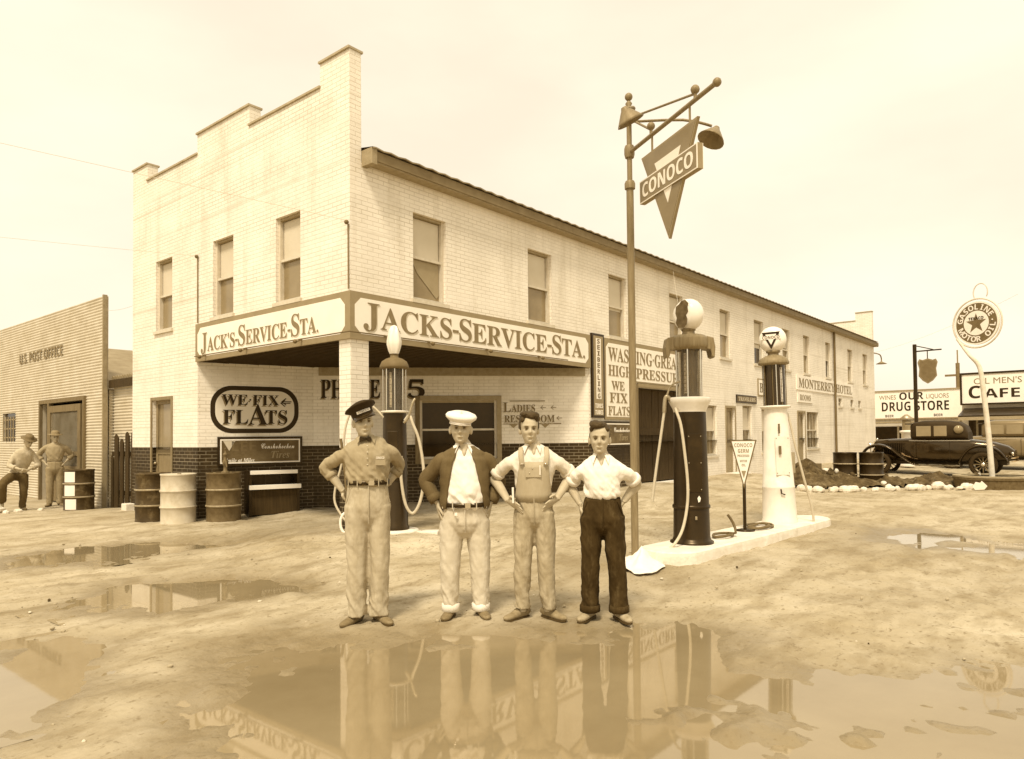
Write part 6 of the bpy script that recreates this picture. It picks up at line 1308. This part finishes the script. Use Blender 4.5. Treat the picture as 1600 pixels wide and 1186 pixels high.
for z, rx, ry, oy in ((-.004, .080, .098, 0), (.012, .098, .118, -.004), (.028, .116, .132, -.010), (.044, .119, .136, -.010), (.058, .108, .126, -.006), (.068, .075, .09, 0), (.072, .001, .001, 0)):
    for j in range(n_): a = 2*pi*j/n_; vs.append((rx*cos(a), oy+ry*sin(a), z+.010*math.sin(a)))
b.add(vs, [(i*n_+j, i*n_+(j+1) % n_, (i+1)*n_+(j+1) % n_, (i+1)*n_+j) for i in range(6) for j in range(n_)], cloth('white_cap_cloth', .78, var=.06), True); xf(cap_M, b, None); cp = b.build('cap', t2)
b = MB(); vs = []
for k, (r_, zz) in enumerate(((.98, .006), (1.15, .0), (1.32, -.010))):
    for j in range(15): a = R_(-155+130*j/14); q_ = 1+(r_-1)*(1-((j-7)/7)**2*.8); vs.append((.086*cos(a)*min(q_, 1.2), .106*sin(a)*q_, zz))
m_ = len(vs); vs += [(x, y, z-.008) for x, y, z in vs]; fs = [(i*15+j, i*15+j+1, (i+1)*15+j+1, (i+1)*15+j) for i in range(2) for j in range(14)]; fs += [tuple(reversed([q_+m_ for q_ in f])) for f in fs] + [(30+j, 30+j+m_, 31+j+m_, 31+j) for j in range(14)]
b.add(vs, fs, C_white, True); xf(cap_M, b, None); b.build('visor', cp)
b = MB(); b.sphere((0, 0, 0), 1, M_hair, 16); b.v = [tuple(Mh @ Vector((v[0]*.073, .045+v[1]*.060, .140+v[2]*.050))) for v in b.v]; fuse(b, 'hair', t2, M_hair, .005, 2)
b = MB(); b.tube([(-.085, -.165, .93), (-.09, -.172, .905), (-.075, -.175, .89)], .004, M_chrome, 6, sub=3); b.box(-.082, -.060, -.180, -.172, .865, .889, M_cream); b.build('key_fob', t2)

# ---- youth in bib overalls
def hair_top(root, Mh, quiff=(.02, -.052, .215), s=1.0, back=.052, seed=0):
    b = MB()
    for c, sc in (((0, .020, .186), (.079, .093, .062)), ((0, .058, .125), (.071, back, .075)), ((-.066, .022, .138), (.014, .042, .050)), ((.066, .022, .138), (.014, .042, .050)), (quiff, (.058, .044, .032)), ((-.03, -.03, .224), (.048, .05, .028)), ((-.052, -.045, .182), (.022, .026, .024)), ((.054, -.042, .182), (.020, .026, .022))):
        k = len(b.v); b.sphere((0, 0, 0), 1, M_hair, 16)
        for i in range(k, len(b.v)): v = b.v[i]; b.v[i] = tuple(Mh @ (Vector((c[0]+v[0]*sc[0], c[1]+v[1]*sc[1], c[2]+v[2]*sc[2]))*s))
    def strands(co, no):
        x, y, z = co.T; return co+no*(.004*fbm(x*55+seed, y*16, z*40, 2))[:, None]
    return fuse(b, 'hair', root, M_hair, .0045, 2, strands)
t3 = person('young man in pale bib overalls over a short sleeved white shirt, hands on his hips', 0, (4.70, 3.68), {})
arms = [dict(p=((-.19, .0, 1.300), (-.345, .10, 1.165), (-.215, -.03, .975)), hd=(.66, -.60, -.36), palm=(.25, .55, -.75), side=(-.35, -.1, .8), sleeve=.80, r=(.068, .064, .060, .05), curl=.75),
        dict(p=((.19, .0, 1.300), (.315, .10, 1.175), (.185, -.03, .985)), hd=(-.64, -.60, -.34), palm=(-.25, .55, -.75), side=(.35, -.1, .8), sleeve=.80, r=(.068, .064, .060, .05), curl=.75)]
Z3 = [(.93, -.005, 0, .145, .112), (1.02, -.005, 0, .146, .114), (1.14, -.005, 0, .158, .118), (1.25, 0, 0, .182, .118), (1.32, 0, .002, .185, .106), (1.37, 0, .004, .140, .086), (1.42, 0, .004, .070, .066)]
c3 = dict(head=(-.035, -.035, 1.446), turn=.10, tilt=.0, hs=1.05, gaunt=.96, torso=Z3, arms=arms, shirt=C_white2, swr=.007, seed=3, vneck=(.075, .036), waist=(1.03, -.005, 0, .150, .122), hips=(.86, -.005, .006, .165, .138), crotch=.76, pants=C_denim, pwr=.009,
    legs=[dict(p=((-.083, .005, .88), (-.090, 0, .68), (-.102, -.012, .46), (-.106, 0, .24), (-.110, .0, .085)), r=[(.094, .115), (.088, .104), (.074, .088), (.068, .082), (.066, .082)], toe=(-.75, -.75)),
          dict(p=((.080, .005, .88), (.086, 0, .68), (.094, -.012, .46), (.100, 0, .24), (.108, .0, .085)), r=[(.094, .115), (.088, .104), (.074, .088), (.066, .082), (.064, .082)], toe=(.72, -.75))], shoem=mat('scuffed_boot_leather', .26, .7, .3, 18, bump=.2))
body, Mh = build_person(t3, c3); collar(t3, (-.012, .0, 0), .064, .064, 1.415, C_white2, 42, drop=.055); hair_top(t3, Mh, s=1.06, seed=3)
b = MB(); e = .012; R1 = []
for z, w0, w1 in ((.97, 76, 76), (1.03, 70, 70), (1.10, 58, 58), (1.17, 48, 48), (1.24, 40, 40), (1.295, 37, 37)):
    q = [np.interp(z, [r[0] for r in Z3], [r[i] for r in Z3]) for i in (1, 2, 3, 4)]; R1.append((z, q[0], q[1], q[2]+e, q[3]+e+.006, -w0, w1))
C_bib = cloth('pale_bib_denim', .42, var=.10)
partial(b, R1, C_bib, .010, 30); bb = b.build('bib', t3)
b = MB()
for s_ in (-1, 1): P = [(s_*.094, -.134, 1.275), (s_*.104, -.128, 1.33), (s_*.106, -.092, 1.382), (s_*.100, .0, 1.412), (s_*.07, .085, 1.37), (0.0, .128, 1.22)]; b.tube(P, [(.020, .005)]*6, C_bib, 10, ref=(1, 0, 0), sub=4)
b.build('strap', t3)
b = MB(); b.box(-.070, .060, -.142, -.134, 1.17, 1.255, C_bib); b.build('bib_pocket', bb, bevel=.003)
b = MB(); b.sphere((-.012, -.143, 1.242), .007, M_chrome, 8); b.sphere((-.036, -.143, 1.205), .006, M_chrome, 8); b.box(.046, .053, -.147, -.142, 1.19, 1.268, M_cream)
for s_ in (-1, 1): b.sphere((s_*.095, -.140, 1.278), .009, M_chrome, 8)
b.build('buttons', bb)
b = MB(); b.tube([(-.17, -.13, .965), (-.172, -.135, 1.09)], .009, M_cream, 10); b.build('pencil', t3)

# ---- shortest youth in dark trousers
t4 = person('shortest young man in white open necked shirt and stained dark trousers, hands on hips', 0, (5.02, 3.22), {})
arms = [dict(p=((-.175, .0, 1.212), (-.275, .10, 1.10), (-.180, .03, .935)), hd=(.10, .15, -.95), palm=(.8, .1, 0), side=(0, -.9, .15), sleeve=.74, r=(.066, .062, .060, .05), curl=.8),
        dict(p=((.18, .0, 1.212), (.290, .12, 1.10), (.175, .09, .955)), hd=(-.45, .45, -.75), palm=(-.7, -.35, 0), side=(.3, -.75, .4), sleeve=.74, r=(.066, .062, .060, .05), curl=.9)]
Z4 = [(.985, 0, 0, .148, .112), (1.02, 0, -.004, .156, .122), (1.10, 0, -.004, .158, .120), (1.19, 0, 0, .172, .116), (1.245, 0, .002, .170, .102), (1.29, 0, .004, .130, .082), (1.335, -.004, .004, .066, .062)]
c4 = dict(head=(-.018, -.035, 1.358), turn=-.02, tilt=.02, hs=1.07, gaunt=1.04, smile=.4, torso=Z4, arms=arms, shirt=C_white, swr=.007, seed=4, vneck=(.085, .040), waist=(1.0, 0, 0, .150, .118), hips=(.82, 0, .008, .174, .140), crotch=.72, pants=C_dark, pwr=.008, turnup=.058,
    legs=[dict(p=((-.085, .005, .84), (-.096, 0, .65), (-.104, -.012, .45), (-.108, 0, .23), (-.112, .0, .065)), r=[(.098, .118), (.090, .104), (.078, .090), (.072, .084), (.074, .086)], toe=(-.45, -.9)),
          dict(p=((.085, .005, .84), (.096, 0, .65), (.108, -.012, .45), (.118, 0, .23), (.124, .0, .065)), r=[(.098, .118), (.090, .104), (.078, .090), (.072, .084), (.074, .086)], toe=(.45, -.9))], shoem=mat('pale_work_shoe', .36, .7, .3, 18, bump=.2))
body, Mh = build_person(t4, c4); collar(t4, (-.010, .0, 0), .062, .062, 1.332, C_white, 44, drop=.06); hair_top(t4, Mh, (-.02, -.055, .212), s=1.08, seed=9)

# ---- the men outside the post office
def bystander(label, loc, rz, c, hat=M_trim):
    t = thing('person', label, 'person', (loc[0], loc[1], gz(*loc)), rz+1e-4, 'men at the post office', local=True); body, Mh = build_person(t, c)
    if hat is None: hair_top(t, Mh); return t
    b = MB(); vs = []
    for z, rx, ry in ((-.012, .15, .17), (-.002, .152, .172), (.004, .10, .12), (.012, .086, .104), (.05, .082, .098), (.085, .070, .085), (.095, .03, .05), (.092, .001, .001)):
        for j in range(n_): a = 2*pi*j/n_; vs.append((rx*cos(a), ry*sin(a), z+(.012*abs(cos(a)) if rx > .12 else 0)))
    b.add(vs, [(i*n_+j, i*n_+(j+1) % n_, (i+1)*n_+(j+1) % n_, (i+1)*n_+j) for i in range(7) for j in range(n_)], hat, True); b.lathe([(.085, .008), (.087, .012), (.086, .032), (.084, .034)], M_mid, seg=30, cap=False)
    xf(Mh @ Matrix.Translation((0, .005, .178)) @ Matrix.Rotation(R_(6), 4, 'X'), b, None); b.build('hat', t); return t
CB = dict(vox=.008, cvox=.013)
sh_ = cloth('grey_work_shirt', .50)
cA = dict(head=(.16, -.20, 1.38), turn=.5, nod=.35, torso=[(.80, 0, .02, .16, .12), (.95, .02, -.01, .165, .13), (1.12, .07, -.08, .19, .13), (1.24, .11, -.13, .18, .12), (1.33, .14, -.16, .07, .065)], shirt=sh_, seed=6, **CB,
    arms=[dict(p=((-.06, -.12, 1.21), (-.16, -.16, .98), (.02, -.33, .90)), hd=(.8, -.4, -.2), palm=(.2, .2, -.9), side=(.3, -.7, .4), sleeve=1.6, r=(.07, .065, .058, .05)), dict(p=((.27, -.10, 1.21), (.36, -.12, .98), (.18, -.32, .88)), hd=(-.8, -.3, -.2), palm=(-.2, .2, -.9), side=(-.3, -.7, .4), sleeve=1.6, r=(.07, .065, .058, .05))],
    waist=(.84, 0, .02, .155, .12), hips=(.74, 0, .03, .17, .14), crotch=.68, pants=cloth('brown_work_trousers', .12), legs=[dict(p=((-.09, .02, .76), (-.17, -.22, .70), (-.26, -.36, .60), (-.27, -.22, .30), (-.28, -.16, .22)), r=[(.10, .11), (.09, .10), (.078, .085), (.07, .08), (.068, .078)], toe=(-.4, -.9)), dict(p=((.09, .02, .76), (.10, -.02, .58), (.10, -.05, .42), (.09, .0, .22), (.08, .03, .06)), r=[(.10, .11), (.09, .10), (.078, .085), (.07, .08), (.068, .078)], toe=(.3, -.9))])
bystander('man in wide brimmed hat leaning forward with one foot raised by the post office window', (5.12, 18.15), math.atan2(18.15, 5.12)-pi/2, cA, M_mid)
def stand(hat_x, shirt_m, pant_m, h=1.0, seed=7):
    return dict(head=(hat_x, -.03, 1.47), turn=.2, torso=[(1.0, 0, 0, .155, .12), (1.1, 0, 0, .16, .125), (1.24, 0, 0, .19, .125), (1.35, 0, 0, .18, .11), (1.44, 0, 0, .07, .065)], shirt=shirt_m, seed=seed, **CB,
    arms=[dict(p=((-.19, 0, 1.36), (-.33, .08, 1.17), (-.19, .0, 1.0)), hd=(.4, -.2, -.8), palm=(.7, .2, 0), side=(0, -.9, .2), sleeve=1.5, r=(.072, .068, .06, .052)), dict(p=((.19, 0, 1.36), (.33, .08, 1.17), (.19, .0, 1.0)), hd=(-.4, -.2, -.8), palm=(-.7, .2, 0), side=(0, -.9, .2), sleeve=1.5, r=(.072, .068, .06, .052))],
    waist=(1.02, 0, 0, .155, .122), hips=(.86, 0, 0, .175, .14), crotch=.76, pants=pant_m, legs=[dict(p=((-.09, 0, .88), (-.095, 0, .65), (-.10, -.01, .46), (-.10, 0, .24), (-.10, .0, .06)), r=[(.10, .115), (.09, .10), (.08, .09), (.075, .085), (.07, .085)], toe=(-.35, -.9)), dict(p=((.09, 0, .88), (.095, 0, .65), (.10, -.01, .46), (.10, 0, .24), (.10, .0, .06)), r=[(.10, .115), (.09, .10), (.08, .09), (.075, .085), (.07, .085)], toe=(.35, -.9))])
bystander('man in pale hat standing with elbows out before the post office screen door', (6.0, 18.70), math.atan2(18.70, 6.0)-pi/2, stand(0, cloth('drab_work_shirt', .34), cloth('pale_work_trousers', .30)), M_letter)
bystander('bareheaded man in white shirt standing inside the screen door of the post office', (7.1, 19.25), math.atan2(19.25, 7.1)-pi/2, stand(.02, C_white2, cloth('tan_trousers', .36), seed=8), None)

for k, (x, y, r) in enumerate(((4.62, 17.72, .17), (4.42, 18.0, .12), (4.95, 17.55, .07), (5.35, 17.5, .06), (4.7, 17.4, .06))):
    rock(x, y, r, M_rock if k != 1 else M_rubble, 'yard_stone', 'loose stone lying by the feet of the man in the wide brimmed hat', 'stone', 'stones by the post office', k*2.9+9)
